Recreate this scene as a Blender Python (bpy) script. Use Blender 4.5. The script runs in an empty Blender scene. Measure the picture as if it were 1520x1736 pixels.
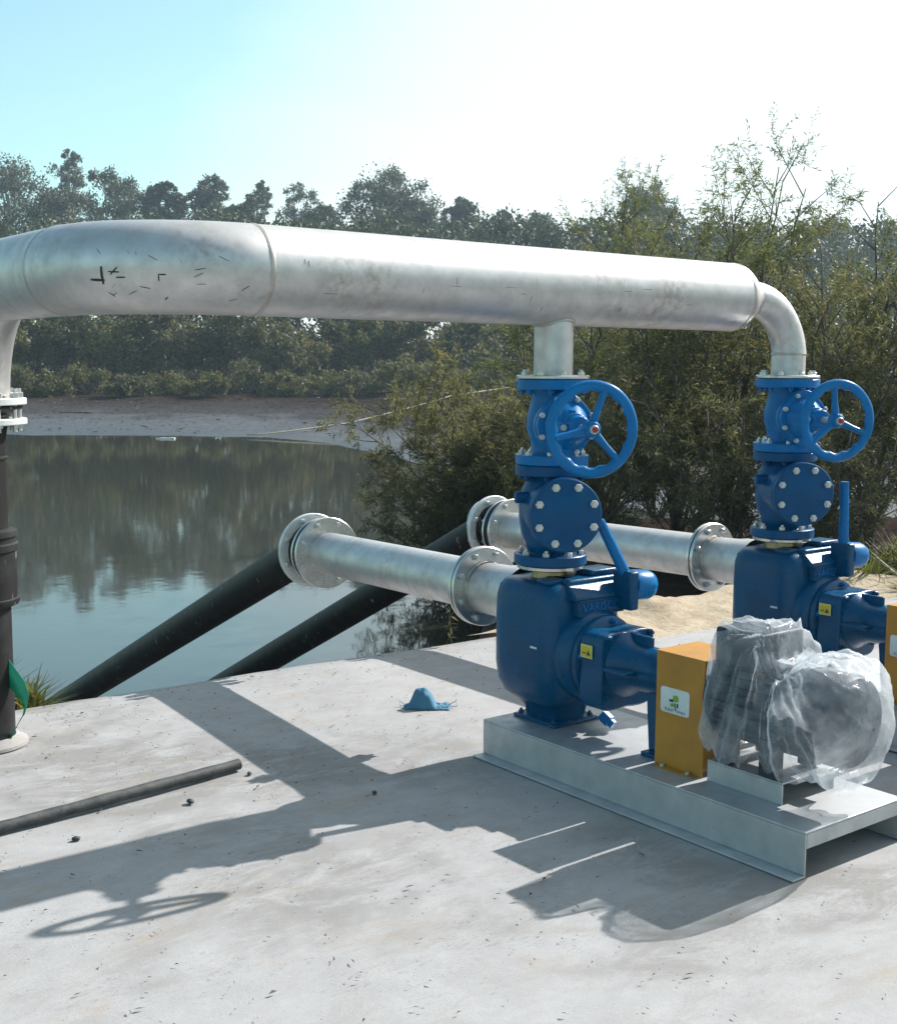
import bpy, bmesh, math, random
import numpy as np
from mathutils import Vector, Matrix, noise as mnoise
R = math.radians
S = bpy.context.scene
COL = S.collection
PI = math.pi

# ------------------------------------------------------------------ camera, sky, sun, exposure
EYE = Vector((0, 0, 1.5))
cam_d = bpy.data.cameras.new("camera")
cam = bpy.data.objects.new("camera", cam_d)
COL.objects.link(cam)
cr, cu, cf = Vector((0.78916, -0.61416, 0.00568)), Vector((0.06733, 0.0957, 0.99313)), Vector((0.61048, 0.78336, -0.11688))
cam.matrix_world = Matrix(((cr.x, cu.x, -cf.x, EYE.x), (cr.y, cu.y, -cf.y, EYE.y), (cr.z, cu.z, -cf.z, EYE.z), (0, 0, 0, 1)))
cam_d.sensor_fit = 'HORIZONTAL'
cam_d.sensor_width = 36
cam_d.lens = 36 * 2123.6 / 1520
cam_d.clip_start = 0.05
cam_d.clip_end = 2000
S.camera = cam

SUN_EL, SUN_AZ = 36.8, 0.0          # the sun stands over world +X
sun_dir = Vector((math.cos(R(SUN_EL)) * math.cos(R(SUN_AZ)), math.cos(R(SUN_EL)) * math.sin(R(SUN_AZ)), math.sin(R(SUN_EL))))
W = bpy.data.worlds.new("World")
S.world = W
W.use_nodes = True
wn, wl = W.node_tree.nodes, W.node_tree.links
wn.clear()
w_out = wn.new('ShaderNodeOutputWorld')
w_bg = wn.new('ShaderNodeBackground')
w_bg.inputs['Strength'].default_value = 0.085
sky = wn.new('ShaderNodeTexSky')
sky.sky_type = 'NISHITA'
sky.sun_disc = False
sky.sun_elevation = R(SUN_EL)
sky.sun_rotation = R(90 - SUN_AZ)
sky.air_density = 1.0
sky.dust_density = 1.2
sky.ozone_density = 1.0
geo = wn.new('ShaderNodeTexCoord')
# thin bright veil of cloud: thickest round the sun, broken elsewhere
dotn = wn.new('ShaderNodeVectorMath'); dotn.operation = 'DOT_PRODUCT'
dotn.inputs[1].default_value = sun_dir
wl.new(geo.outputs['Generated'], dotn.inputs[0])
mp = wn.new('ShaderNodeMapping'); mp.inputs['Scale'].default_value = (1, 1, 2.6)
wl.new(geo.outputs['Generated'], mp.inputs['Vector'])
nz = wn.new('ShaderNodeTexNoise'); nz.inputs['Scale'].default_value = 2.3; nz.inputs['Detail'].default_value = 6; nz.inputs['Roughness'].default_value = 0.5
wl.new(mp.outputs['Vector'], nz.inputs['Vector'])
veil = wn.new('ShaderNodeMapRange'); veil.interpolation_type = 'SMOOTHSTEP'
veil.inputs['From Min'].default_value = 0.50; veil.inputs['From Max'].default_value = 0.70
sepz = wn.new('ShaderNodeSeparateXYZ'); wl.new(geo.outputs['Generated'], sepz.inputs[0])
low = wn.new('ShaderNodeMapRange'); low.inputs['From Min'].default_value = 0.0; low.inputs['From Max'].default_value = 0.30
low.inputs['To Min'].default_value = 0.24; low.inputs['To Max'].default_value = 0.0
wl.new(sepz.outputs['Z'], low.inputs['Value'])
vsum = wn.new('ShaderNodeMath'); vsum.operation = 'ADD'      # milky air towards the horizon
wl.new(dotn.outputs['Value'], vsum.inputs[0]); wl.new(low.outputs['Result'], vsum.inputs[1])
wl.new(vsum.outputs['Value'], veil.inputs['Value'])
nm = wn.new('ShaderNodeMapRange'); nm.inputs['From Min'].default_value = 0.35; nm.inputs['From Max'].default_value = 0.7
nm.inputs['To Min'].default_value = -0.3; nm.inputs['To Max'].default_value = 0.12
wl.new(nz.outputs['Fac'], nm.inputs['Value'])
addn = wn.new('ShaderNodeMath'); addn.operation = 'ADD'; addn.use_clamp = True
wl.new(veil.outputs['Result'], addn.inputs[0]); wl.new(nm.outputs['Result'], addn.inputs[1])
skyg = wn.new('ShaderNodeMix'); skyg.data_type = 'RGBA'; skyg.blend_type = 'MULTIPLY'; skyg.inputs['Factor'].default_value = 1
skyg.inputs[7].default_value = (1.28, 1.60, 1.36, 1)
wl.new(sky.outputs['Color'], skyg.inputs[6])
wmix = wn.new('ShaderNodeMix'); wmix.data_type = 'RGBA'
wl.new(addn.outputs['Value'], wmix.inputs['Factor'])
wl.new(skyg.outputs[2], wmix.inputs[6])
wmix.inputs[7].default_value = (8.0, 8.1, 8.1, 1)
wl.new(wmix.outputs[2], w_bg.inputs['Color'])
wl.new(w_bg.outputs[0], w_out.inputs[0])

sun_l = bpy.data.lights.new("sun", 'SUN')
sun_l.energy = 5.0
sun_l.angle = R(0.53)
sun_l.color = (1.0, 0.97, 0.93)
sun_o = bpy.data.objects.new("sun", sun_l)
COL.objects.link(sun_o)
sun_o.rotation_euler = sun_dir.to_track_quat('Z', 'Y').to_euler()

S.view_settings.view_transform = 'Standard'
S.view_settings.look = 'None'
S.view_settings.exposure = 0.74
S.view_settings.gamma = 1
S.view_settings.use_curve_mapping = False
S.cycles.max_bounces = 8
S.cycles.transparent_max_bounces = 24
S.cycles.volume_bounces = 0

# ------------------------------------------------------------------ materials
def rgba(c): return (c[0], c[1], c[2], 1)

class NT:
    def __init__(self, name):
        self.m = bpy.data.materials.new(name)
        self.m.use_nodes = True
        self.n, self.l = self.m.node_tree.nodes, self.m.node_tree.links
        self.n.clear()
        self.out = self.n.new('ShaderNodeOutputMaterial')
        self._co = None
    def new(self, t, **kw):
        nd = self.n.new(t)
        for k, v in kw.items(): setattr(nd, k, v)
        return nd
    def link(self, a, b): self.l.new(a, b)
    def co(self, kind='Object'):
        if self._co is None: self._co = self.new('ShaderNodeTexCoord')
        return self._co.outputs[kind]
    def noise(self, scale, detail=4, rough=0.55, stretch=None, kind='Object', dist=0.0):
        src = self.co(kind)
        if stretch:
            mpn = self.new('ShaderNodeMapping'); mpn.inputs['Scale'].default_value = stretch
            self.link(src, mpn.inputs['Vector']); src = mpn.outputs['Vector']
        nd = self.new('ShaderNodeTexNoise')
        nd.inputs['Scale'].default_value = scale; nd.inputs['Detail'].default_value = detail
        nd.inputs['Roughness'].default_value = rough; nd.inputs['Distortion'].default_value = dist
        self.link(src, nd.inputs['Vector'])
        return nd.outputs['Fac']
    def ramp(self, fac, stops, interp='LINEAR'):
        nd = self.new('ShaderNodeValToRGB'); nd.color_ramp.interpolation = interp
        el = nd.color_ramp.elements
        while len(el) < len(stops): el.new(0.5)
        for e, (p, c) in zip(el, stops):
            e.position = p; e.color = rgba(c) if not isinstance(c, (int, float)) else (c, c, c, 1)
        self.link(fac, nd.inputs['Fac'])
        return nd.outputs['Color']
    def mix(self, fac, a, b, blend='MIX'):
        nd = self.new('ShaderNodeMix', data_type='RGBA', blend_type=blend)
        for sock, v in ((nd.inputs['Factor'], fac), (nd.inputs[6], a), (nd.inputs[7], b)):
            if hasattr(v, 'is_output'): self.link(v, sock)
            elif isinstance(v, (int, float)): sock.default_value = v
            else: sock.default_value = rgba(v)
        return nd.outputs[2]
    def math(self, op, a, b=0.0, clamp=False):
        nd = self.new('ShaderNodeMath', operation=op, use_clamp=clamp)
        for s, v in zip(nd.inputs, (a, b)):
            if hasattr(v, 'is_output'): self.link(v, s)
            else: s.default_value = v
        return nd.outputs[0]
    def bump(self, h, strength=0.3, dist=0.01, normal=None):
        nd = self.new('ShaderNodeBump'); nd.inputs['Strength'].default_value = strength; nd.inputs['Distance'].default_value = dist
        self.link(h, nd.inputs['Height'])
        if normal is not None: self.link(normal, nd.inputs['Normal'])
        return nd.outputs['Normal']
    def pbr(self, color, rough=0.5, metal=0.0, normal=None, **kw):
        p = self.new('ShaderNodeBsdfPrincipled')
        for sock, v in (('Base Color', color), ('Roughness', rough), ('Metallic', metal)):
            if hasattr(v, 'is_output'): self.link(v, p.inputs[sock])
            elif isinstance(v, (int, float)): p.inputs[sock].default_value = v
            else: p.inputs[sock].default_value = rgba(v)
        if normal is not None: self.link(normal, p.inputs['Normal'])
        for k, v in kw.items(): p.inputs[k].default_value = v
        self.link(p.outputs[0], self.out.inputs['Surface'])
        return p

def paint(name, c, rough=0.28, dust=0.12, bump=0.12, spec=0.5):
    t = NT(name)
    n1 = t.noise(9, 5, 0.6); n2 = t.noise(85, 4, 0.7)
    col = t.mix(t.ramp(n1, [(0.35, 0), (0.75, 1)]), c, tuple(x * 0.72 for x in c))
    d = t.math('MULTIPLY', t.ramp(t.noise(4.5, 6, 0.7), [(0.52, 0), (0.78, 1)]), dust)
    col = t.mix(d, col, (0.30, 0.29, 0.27))
    rr = t.ramp(n1, [(0.3, rough), (0.8, rough + 0.16)])
    p = t.pbr(col, rr, 0.0, t.bump(n2, bump, 0.004)); p.inputs['Specular IOR Level'].default_value = spec
    return t.m

def steel(name, c=(0.56, 0.56, 0.55), rough=0.42, metal=0.75, stain=(0.20, 0.15, 0.10), amt=0.55, streak=(1, 1, 1)):
    t = NT(name)
    n1 = t.noise(3.2, 6, 0.62); n2 = t.noise(14, 5, 0.6, streak); n3 = t.noise(38, 3, 0.6)
    col = t.mix(t.ramp(n2, [(0.3, 0), (0.75, 1)]), c, tuple(x * 0.74 for x in c))
    f = t.math('MULTIPLY', t.ramp(n1, [(0.52, 0), (0.72, 1)]), t.ramp(n3, [(0.38, 0), (0.7, 1)]))
    f = t.math('MULTIPLY', f, amt)
    col = t.mix(f, col, stain)
    rr = t.ramp(n2, [(0.25, rough - 0.06), (0.8, rough + 0.14)])
    t.pbr(col, rr, metal, t.bump(n2, 0.06, 0.004))
    return t.m

M = {}
M['blue'] = paint('blue_pump_paint', (0.0, 0.069, 0.165), 0.2, 0.03, 0.30, 0.26)
M['blue_bright'] = paint('blue_valve_paint', (0.0, 0.150, 0.40), 0.22, 0.01, 0.12, 0.22)
M['blue_mid'] = paint('blue_check_valve_paint', (0.0, 0.074, 0.20), 0.28, 0.03, 0.25, 0.22)
M['steel'] = steel('pickled_stainless_steel', (0.62, 0.61, 0.60), 0.42, 0.72, amt=0.6, streak=(1, 1, 1))
M['steel_bright'] = steel('bright_stainless_flange', (0.64, 0.64, 0.62), 0.24, 0.9, amt=0.25)
M['weld'] = steel('heat_tinted_weld', (0.50, 0.47, 0.43), 0.4, 0.66, (0.22, 0.16, 0.11), 0.7)
M['zinc'] = steel('zinc_plated_steel', (0.62, 0.63, 0.62), 0.34, 0.75, (0.3, 0.28, 0.25), 0.3)
M['galv'] = steel('galvanised_plate', (0.50, 0.51, 0.52), 0.46, 0.45, (0.30, 0.29, 0.28), 0.4)
M['backing'] = steel('pale_backing_ring', (0.72, 0.74, 0.72), 0.42, 0.3, (0.4, 0.4, 0.36), 0.3)
M['brass'] = steel('tarnished_brass', (0.42, 0.31, 0.16), 0.36, 0.8, (0.18, 0.13, 0.08), 0.6)
M['rubber'] = paint('black_gasket_rubber', (0.012, 0.012, 0.013), 0.6, 0.15)
M['ochre'] = paint('ochre_yellow_paint', (0.46, 0.21, 0.022), 0.45, 0.10, 0.05)
M['label_white'] = paint('white_label_vinyl', (0.66, 0.70, 0.70), 0.5, 0.05, 0.0)
M['label_yellow'] = paint('yellow_label_vinyl', (0.62, 0.47, 0.02), 0.5, 0.05, 0.0)
M['label_edge'] = paint('pale_yellow_edge', (0.70, 0.62, 0.22), 0.5, 0.05, 0.0)
M['logo_green'] = paint('green_logo_ink', (0.22, 0.38, 0.03), 0.6, 0.0, 0.0)
M['logo_dark'] = paint('dark_logo_ink', (0.02, 0.04, 0.05), 0.6, 0.0, 0.0)
M['red'] = paint('red_cap_paint', (0.35, 0.02, 0.02), 0.4, 0.05, 0.0)
M['motor'] = paint('dark_motor_paint', (0.012, 0.022, 0.038), 0.45, 0.10)
M['green_tape'] = paint('green_plastic_tape', (0.004, 0.30, 0.17), 0.35, 0.02, 0.0)
M['cloth'] = paint('light_blue_cloth', (0.05, 0.19, 0.30), 0.7, 0.05)
M['mark'] = paint('dark_marker_scrawl', (0.05, 0.03, 0.025), 0.7, 0.0, 0.0)
M['rope'] = paint('pale_rope_fibre', (0.42, 0.38, 0.30), 0.9, 0.2)
M['wood_grey'] = paint('weathered_driftwood', (0.30, 0.27, 0.23), 0.9, 0.2)

def mat_hdpe():
    t = NT('black_polyethylene')
    n1 = t.noise(7, 6, 0.65); n2 = t.noise(45, 4, 0.6)
    f = t.math('MULTIPLY', t.ramp(n1, [(0.48, 0), (0.8, 1)]), 0.45)
    col = t.mix(f, (0.012, 0.0105, 0.0105), (0.06, 0.066, 0.072))
    sc = t.ramp(t.noise(34, 2, 0.5, (1, 1, 0.22)), [(0.70, 0), (0.73, 1)])
    col = t.mix(t.math('MULTIPLY', sc, 0.55), col, (0.34, 0.34, 0.34))
    p = t.pbr(col, 0.55, 0, t.bump(n2, 0.2, 0.004)); p.inputs['Specular IOR Level'].default_value = 0.3
    return t.m
M['hdpe'] = mat_hdpe()

def mat_rod():
    t = NT('old_dark_bar')
    n1 = t.noise(20, 5, 0.65)
    col = t.mix(t.ramp(n1, [(0.35, 0), (0.7, 1)]), (0.026, 0.032, 0.036), (0.085, 0.082, 0.076))
    t.pbr(col, 0.7, 0.1, t.bump(t.noise(90, 3, 0.6), 0.4, 0.004))
    return t.m
M['rod'] = mat_rod()

def mat_concrete():
    t = NT('pale_concrete')
    big = t.noise(0.75, 5, 0.6, dist=0.5); mid = t.noise(6, 8, 0.75); fine = t.noise(150, 4, 0.65)
    film = t.noise(3.4, 10, 0.78, (0.75, 1.7, 1), dist=0.5)          # trowelled laitance, drawn out along the slab
    col = t.mix(t.ramp(mid, [(0.32, 0), (0.7, 1)]), (0.36, 0.352, 0.35), (0.285, 0.278, 0.277))
    col = t.mix(t.math('MULTIPLY', t.ramp(film, [(0.50, 0), (0.60, 1)]), 0.42), col, (0.27, 0.25, 0.225))
    gate = t.ramp(big, [(0.50, 0), (0.60, 1)])
    st = t.math('MULTIPLY', gate, t.ramp(film, [(0.40, 0), (0.52, 1)]))
    col = t.mix(t.math('MULTIPLY', st, 0.75), col, (0.195, 0.185, 0.172))
    # fine curved trowel scratches and hairlines
    s1 = t.noise(11, 3, 0.55, (0.6, 2.2, 1), dist=1.6)
    sf = t.ramp(s1, [(0.488, 0), (0.499, 1), (0.502, 1), (0.513, 0)])
    g2 = t.ramp(t.noise(2.3, 5, 0.65), [(0.46, 0), (0.58, 1)])
    col = t.mix(t.math('MULTIPLY', t.math('MULTIPLY', sf, g2), 0.55), col, (0.16, 0.145, 0.13))
    col = t.mix(t.math('MULTIPLY', t.ramp(fine, [(0.60, 0), (0.70, 1)]), 0.45), col, (0.18, 0.17, 0.16))
    dirt = t.ramp(t.noise(2.6, 9, 0.78, (0.8, 1.6, 1), dist=0.4), [(0.55, 0), (0.68, 1)])
    col = t.mix(t.math('MULTIPLY', dirt, 0.6), col, (0.30, 0.24, 0.17))
    h = t.math('ADD', t.math('MULTIPLY', film, 0.5), t.math('MULTIPLY', fine, 0.3))
    t.pbr(col, 0.85, 0, t.bump(h, 0.45, 0.008))
    return t.m
M['concrete'] = mat_concrete()

def mat_ground():
    t = NT('pond_bank_earth')
    g = t.new('ShaderNodeNewGeometry'); sp = t.new('ShaderNodeSeparateXYZ')
    t.link(g.outputs['Position'], sp.inputs[0])
    n1 = t.noise(0.35, 6, 0.65); n2 = t.noise(2.5, 6, 0.7); n3 = t.noise(16, 4, 0.6)
    hz = t.math('ADD', sp.outputs['Z'], t.math('MULTIPLY', t.math('SUBTRACT', n1, 0.5), 0.7))
    dry = t.mix(t.ramp(n2, [(0.35, 0), (0.7, 1)]), (0.022, 0.016, 0.014), (0.042, 0.031, 0.026))
    wet = t.mix(t.ramp(n2, [(0.35, 0), (0.65, 1)]), (0.05, 0.052, 0.058), (0.085, 0.088, 0.096))
    f = t.new('ShaderNodeMapRange'); f.inputs['From Min'].default_value = -1.05; f.inputs['From Max'].default_value = -0.45
    t.link(hz, f.inputs['Value'])
    col = t.mix(f.outputs['Result'], wet, dry)
    litter = t.ramp(n3, [(0.56, 0), (0.7, 1)])
    col = t.mix(t.math('MULTIPLY', litter, 0.6), col, (0.05, 0.04, 0.034))
    rr = t.new('ShaderNodeMapRange'); rr.inputs['From Min'].default_value = -1.3; rr.inputs['From Max'].default_value = -0.75
    rr.inputs['To Min'].default_value = 0.28; rr.inputs['To Max'].default_value = 0.9
    t.link(hz, rr.inputs['Value'])
    p = t.pbr(col, rr.outputs['Result'], 0, t.bump(t.math('ADD', n2, t.math('MULTIPLY', n3, 0.5)), 0.6, 0.06))
    sp_ = t.new('ShaderNodeMapRange'); sp_.inputs['From Min'].default_value = -1.35; sp_.inputs['From Max'].default_value = -0.9
    sp_.inputs['To Min'].default_value = 0.45; sp_.inputs['To Max'].default_value = 0.0
    t.link(hz, sp_.inputs['Value']); t.link(sp_.outputs['Result'], p.inputs['Specular IOR Level'])
    return t.m
M['ground'] = mat_ground()

def mat_dirt():
    t = NT('sandy_spoil')
    n1 = t.noise(5, 7, 0.7); n2 = t.noise(30, 5, 0.7)
    col = t.mix(t.ramp(n1, [(0.35, 0), (0.65, 1)]), (0.46, 0.38, 0.27), (0.30, 0.23, 0.15))
    col = t.mix(t.math('MULTIPLY', t.ramp(n2, [(0.55, 0), (0.7, 1)]), 0.6), col, (0.10, 0.075, 0.05))
    t.pbr(col, 0.95, 0, t.bump(n2, 0.6, 0.02))
    return t.m
M['dirt'] = mat_dirt()

def mat_water():
    t = NT('still_pond_water')
    n1 = t.noise(1.1, 3, 0.5, (1, 1, 1)); n2 = t.noise(6.5, 3, 0.5)
    h = t.math('ADD', n1, t.math('MULTIPLY', n2, 0.22))
    p = t.pbr((0.034, 0.035, 0.028), 0.045, 0, t.bump(h, 0.018, 0.12))
    p.inputs['IOR'].default_value = 1.6
    return t.m
M['water'] = mat_water()

def mat_leaf(name, stops, trans=0.35, rough=0.55):
    t = NT(name)
    g = t.new('ShaderNodeNewGeometry')
    col = t.ramp(g.outputs['Random Per Island'], stops)
    p = t.new('ShaderNodeBsdfPrincipled')
    t.link(col, p.inputs['Base Color']); p.inputs['Roughness'].default_value = rough
    p.inputs['Specular IOR Level'].default_value = 0.3
    tr = t.new('ShaderNodeBsdfTranslucent')
    tc = t.mix(1.0, col, (1.2, 1.15, 0.75), 'MULTIPLY')
    t.link(tc, tr.inputs['Color'])
    mx = t.new('ShaderNodeMixShader'); mx.inputs[0].default_value = trans
    t.link(p.outputs[0], mx.inputs[1]); t.link(tr.outputs[0], mx.inputs[2])
    t.link(mx.outputs[0], t.out.inputs['Surface'])
    return t.m
M['leaf_wattle'] = mat_leaf('wattle_leaves', [(0, (0.075, 0.078, 0.044)), (0.45, (0.13, 0.138, 0.07)), (0.8, (0.19, 0.19, 0.10)), (1, (0.20, 0.145, 0.09))], 0.5)
M['leaf_willow'] = mat_leaf('willow_leaves', [(0, (0.07, 0.085, 0.036)), (0.5, (0.13, 0.15, 0.065)), (1, (0.20, 0.21, 0.095))], 0.42)
M['leaf_dark'] = mat_leaf('dark_scrub_leaves', [(0, (0.06, 0.068, 0.04)), (0.6, (0.105, 0.115, 0.062)), (1, (0.17, 0.145, 0.085))], 0.45)
M['leaf_gum'] = mat_leaf('gum_leaves', [(0, (0.06, 0.07, 0.046)), (0.6, (0.098, 0.108, 0.07)), (1, (0.15, 0.14, 0.09))], 0.25)
M['leaf_gum_dark'] = mat_leaf('dark_gum_leaves', [(0, (0.042, 0.056, 0.034)), (0.6, (0.068, 0.084, 0.047)), (1, (0.11, 0.115, 0.065))], 0.2)
M['leaf_olive'] = mat_leaf('olive_scrub_leaves', [(0, (0.07, 0.075, 0.03)), (0.6, (0.12, 0.122, 0.05)), (1, (0.17, 0.155, 0.07))], 0.35)
M['grass'] = mat_leaf('bank_grass', [(0, (0.07, 0.09, 0.02)), (0.6, (0.13, 0.15, 0.04)), (1, (0.24, 0.21, 0.09))], 0.4)
M['litter'] = mat_leaf('leaf_litter', [(0, (0.03, 0.03, 0.025)), (0.6, (0.07, 0.06, 0.04)), (1, (0.14, 0.12, 0.08))], 0.0, 0.9)

def mat_bark(name, a, b):
    t = NT(name)
    n = t.noise(6, 5, 0.65, (1, 1, 0.25))
    t.pbr(t.mix(t.ramp(n, [(0.35, 0), (0.7, 1)]), a, b), 0.9, 0, t.bump(n, 0.5, 0.02))
    return t.m
M['bark'] = mat_bark('dark_bark', (0.06, 0.05, 0.04), (0.14, 0.12, 0.095))
M['bark_pale'] = mat_bark('pale_gum_bark', (0.17, 0.15, 0.125), (0.30, 0.275, 0.24))

def mat_bag():
    t = NT('clear_plastic_film')
    n1 = t.noise(7, 5, 0.6); n2 = t.noise(32, 4, 0.6)
    hgt = t.math('ADD', n1, t.math('MULTIPLY', n2, 0.4))
    nrm = t.bump(hgt, 0.5, 0.02)
    p = t.new('ShaderNodeBsdfPrincipled')
    p.inputs['Base Color'].default_value = (0.86, 0.89, 0.92, 1)
    p.inputs['Roughness'].default_value = 0.12
    t.link(nrm, p.inputs['Normal'])
    tl = t.new('ShaderNodeBsdfTranslucent'); tl.inputs['Color'].default_value = (0.88, 0.92, 0.96, 1); t.link(nrm, tl.inputs['Normal'])
    m1 = t.new('ShaderNodeMixShader'); m1.inputs[0].default_value = 0.45
    t.link(p.outputs[0], m1.inputs[1]); t.link(tl.outputs[0], m1.inputs[2])
    tr = t.new('ShaderNodeBsdfTransparent'); tr.inputs['Color'].default_value = (0.97, 0.98, 0.985, 1)
    m2 = t.new('ShaderNodeMixShader')
    lw = t.new('ShaderNodeLayerWeight'); lw.inputs['Blend'].default_value = 0.35; t.link(nrm, lw.inputs['Normal'])
    op = t.math('ADD', t.math('MULTIPLY', lw.outputs['Facing'], 0.36), t.ramp(n1, [(0.38, 0.06), (0.68, 0.38)]), True)
    t.link(op, m2.inputs[0]); t.link(tr.outputs[0], m2.inputs[1]); t.link(m1.outputs[0], m2.inputs[2])
    t.link(m2.outputs[0], t.out.inputs['Surface'])
    return t.m
M['bag'] = mat_bag()

# ------------------------------------------------------------------ mesh helpers
class MB:
    """collects shapes; build() links them as ONE mesh object"""
    def __init__(self): self.v, self.f = [], []
    def add(self, vs, fs):
        o = len(self.v)
        self.v.extend([tuple(x) for x in vs]); self.f.extend([tuple(i + o for i in q) for q in fs])
        return self
    def box(self, x0, x1, y0, y1, z0, z1, rot=None, at=None):
        vs = [Vector((x, y, z)) for z in (z0, z1) for y in (y0, y1) for x in (x0, x1)]
        if rot is not None: vs = [rot @ v for v in vs]
        if at is not None: vs = [v + Vector(at) for v in vs]
        return self.add(vs, [(0, 2, 3, 1), (4, 5, 7, 6), (0, 1, 5, 4), (2, 6, 7, 3), (0, 4, 6, 2), (1, 3, 7, 5)])
    @staticmethod
    def frame(ax):
        ax = Vector(ax).normalized()
        up = Vector((0, 0, 1)) if abs(ax.z) < 0.9 else Vector((0, 1, 0))
        u = ax.cross(up).normalized(); w = u.cross(ax).normalized()
        return u, w, ax
    def lathe(self, origin, ax, prof, n=32, caps=True):
        """prof: list of (distance along the axis, radius)"""
        o = Vector(origin); u, w, a = self.frame(ax)
        vs, fs = [], []
        for t, r in prof:
            for k in range(n):
                an = 2 * PI * k / n
                vs.append(o + a * t + (u * math.cos(an) + w * math.sin(an)) * r)
        for i in range(len(prof) - 1):
            for k in range(n):
                k2 = (k + 1) % n
                fs.append((i * n + k, i * n + k2, (i + 1) * n + k2, (i + 1) * n + k))
        if caps:
            fs.append(tuple(range(n - 1, -1, -1))); m = (len(prof) - 1) * n
            fs.append(tuple(range(m, m + n)))
        return self.add(vs, fs)
    def disc(self, origin, ax, r, t, n=32, ch=0.003):
        return self.lathe(origin, ax, [(0, r - ch), (ch, r), (t - ch, r), (t, r - ch)], n)
    def ring(self, origin, ax, r0, r1, t, n=40):
        return self.lathe(origin, ax, [(0, r0), (0, r1 - .003), (.003, r1), (t - .003, r1), (t, r1 - .003), (t, r0), (0, r0)], n, caps=False)
    def tube(self, pts, rad, n=8, caps=True, closed=False):
        pts = [Vector(p) for p in pts]; m = len(pts)
        rad = rad if isinstance(rad, (list, tuple)) else [rad] * m
        tang = []
        for i in range(m):
            a = pts[(i - 1) % m] if (i > 0 or closed) else pts[i]
            b = pts[(i + 1) % m] if (i < m - 1 or closed) else pts[i]
            tang.append((b - a).normalized())
        u, w, _ = self.frame(tang[0])
        vs, fs = [], []
        for i in range(m):
            t = tang[i]
            u = (u - t * u.dot(t)).normalized(); w = t.cross(u)
            for k in range(n):
                an = 2 * PI * k / n
                vs.append(pts[i] + (u * math.cos(an) + w * math.sin(an)) * rad[i])
        for i in range(m - 1 + (1 if closed else 0)):
            j = (i + 1) % m
            for k in range(n):
                k2 = (k + 1) % n
                fs.append((i * n + k, i * n + k2, j * n + k2, j * n + k))
        if caps and not closed:
            fs.append(tuple(range(n - 1, -1, -1))); fs.append(tuple(range((m - 1) * n, m * n)))
        return self.add(vs, fs)
    def prism(self, outline, y0, y1):
        """outline in x,z extruded along y"""
        n = len(outline)
        vs = [(x, y0, z) for x, z in outline] + [(x, y1, z) for x, z in outline]
        fs = [tuple(range(n)), tuple(range(2 * n - 1, n - 1, -1))]
        fs += [(k, k + n, (k + 1) % n + n, (k + 1) % n) for k in range(n)]
        return self.add(vs, fs)
    def torus(self, c, ax, R_, ra, rb, n=56, m=10, wob=0.0, nw=0):
        c = Vector(c); u, w, a = self.frame(ax)
        vs, fs = [], []
        for i in range(n):
            t = 2 * PI * i / n; d = u * math.cos(t) + w * math.sin(t)
            k = 1 + (wob * max(0, math.cos(nw * t)) if nw else 0)
            for j in range(m):
                s = 2 * PI * j / m
                rr = ra * (k if math.cos(s) < 0 else 1)
                vs.append(c + d * (R_ + rr * math.cos(s)) + a * (rb * math.sin(s)))
        for i in range(n):
            for j in range(m):
                i2, j2 = (i + 1) % n, (j + 1) % m
                fs.append((i * m + j, i2 * m + j, i2 * m + j2, i * m + j2))
        return self.add(vs, fs)
    def bolts(self, c, ax, R_, n, r=0.013, t0=-0.012, t1=0.012, off=0.0, hexn=6, stud=True):
        c = Vector(c); u, w, a = self.frame(ax)
        if not hasattr(self, 'sets'): self.sets = []
        self.sets.append(([c + (u * math.cos(2 * PI * (k + off) / n) + w * math.sin(2 * PI * (k + off) / n)) * R_ for k in range(n)], a, r, t0, t1, hexn))
        return self
    def build(self, name, mat, parent=None, smooth=35, bevel=0.0, seg=2):
        if self.v == [] and getattr(self, 'sets', None): return place_bolts(self.sets, name, mat, parent)
        me = bpy.data.meshes.new(name)
        me.from_pydata(self.v, [], self.f)
        bm = bmesh.new(); bm.from_mesh(me); bmesh.ops.recalc_face_normals(bm, faces=bm.faces); bm.to_mesh(me); bm.free()
        return link(name, me, mat, parent, smooth, bevel, seg)

def place_bolts(sets, name, mat, parent):
    """every bolt an object of its own, sharing one mesh"""
    o = None
    for pts, a, r, t0, t1, hexn in sets:
        me = None
        for p in pts:
            if me is None:
                o = MB().lathe((0, 0, t0), (0, 0, 1), [(0, r), (t1 - t0 - .002, r), (t1 - t0, r * .86)], hexn).lathe((0, 0, t1), (0, 0, 1), [(0, r * .5), (.008, r * .5)], 8).build('bolt', mat, parent, 30)
                me = o.data
            else:
                o = bpy.data.objects.new('bolt', me); COL.objects.link(o); o.parent = parent
            o.location = p; o.rotation_mode = 'QUATERNION'; o.rotation_quaternion = Vector(a).to_track_quat('Z', 'Y')
    return o

def link(name, me, mat, parent=None, smooth=35, bevel=0.0, seg=2):
    me.materials.append(M[mat] if isinstance(mat, str) else mat)
    if smooth:
        me.polygons.foreach_set('use_smooth', [True] * len(me.polygons))
        if smooth < 180: me.set_sharp_from_angle(angle=R(smooth))
    o = bpy.data.objects.new(name, me); COL.objects.link(o)
    if parent is not None: o.parent = parent
    if bevel:
        b = o.modifiers.new('edge', 'BEVEL'); b.width = bevel; b.segments = seg; b.limit_method = 'ANGLE'; b.angle_limit = R(40)
        b.harden_normals = False
    return o

def tag(o, label=None, cat=None, group=None, kind=None):
    if label: o['label'] = label
    if cat: o['category'] = cat
    if group: o['group'] = group
    if kind: o['kind'] = kind
    return o

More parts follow.
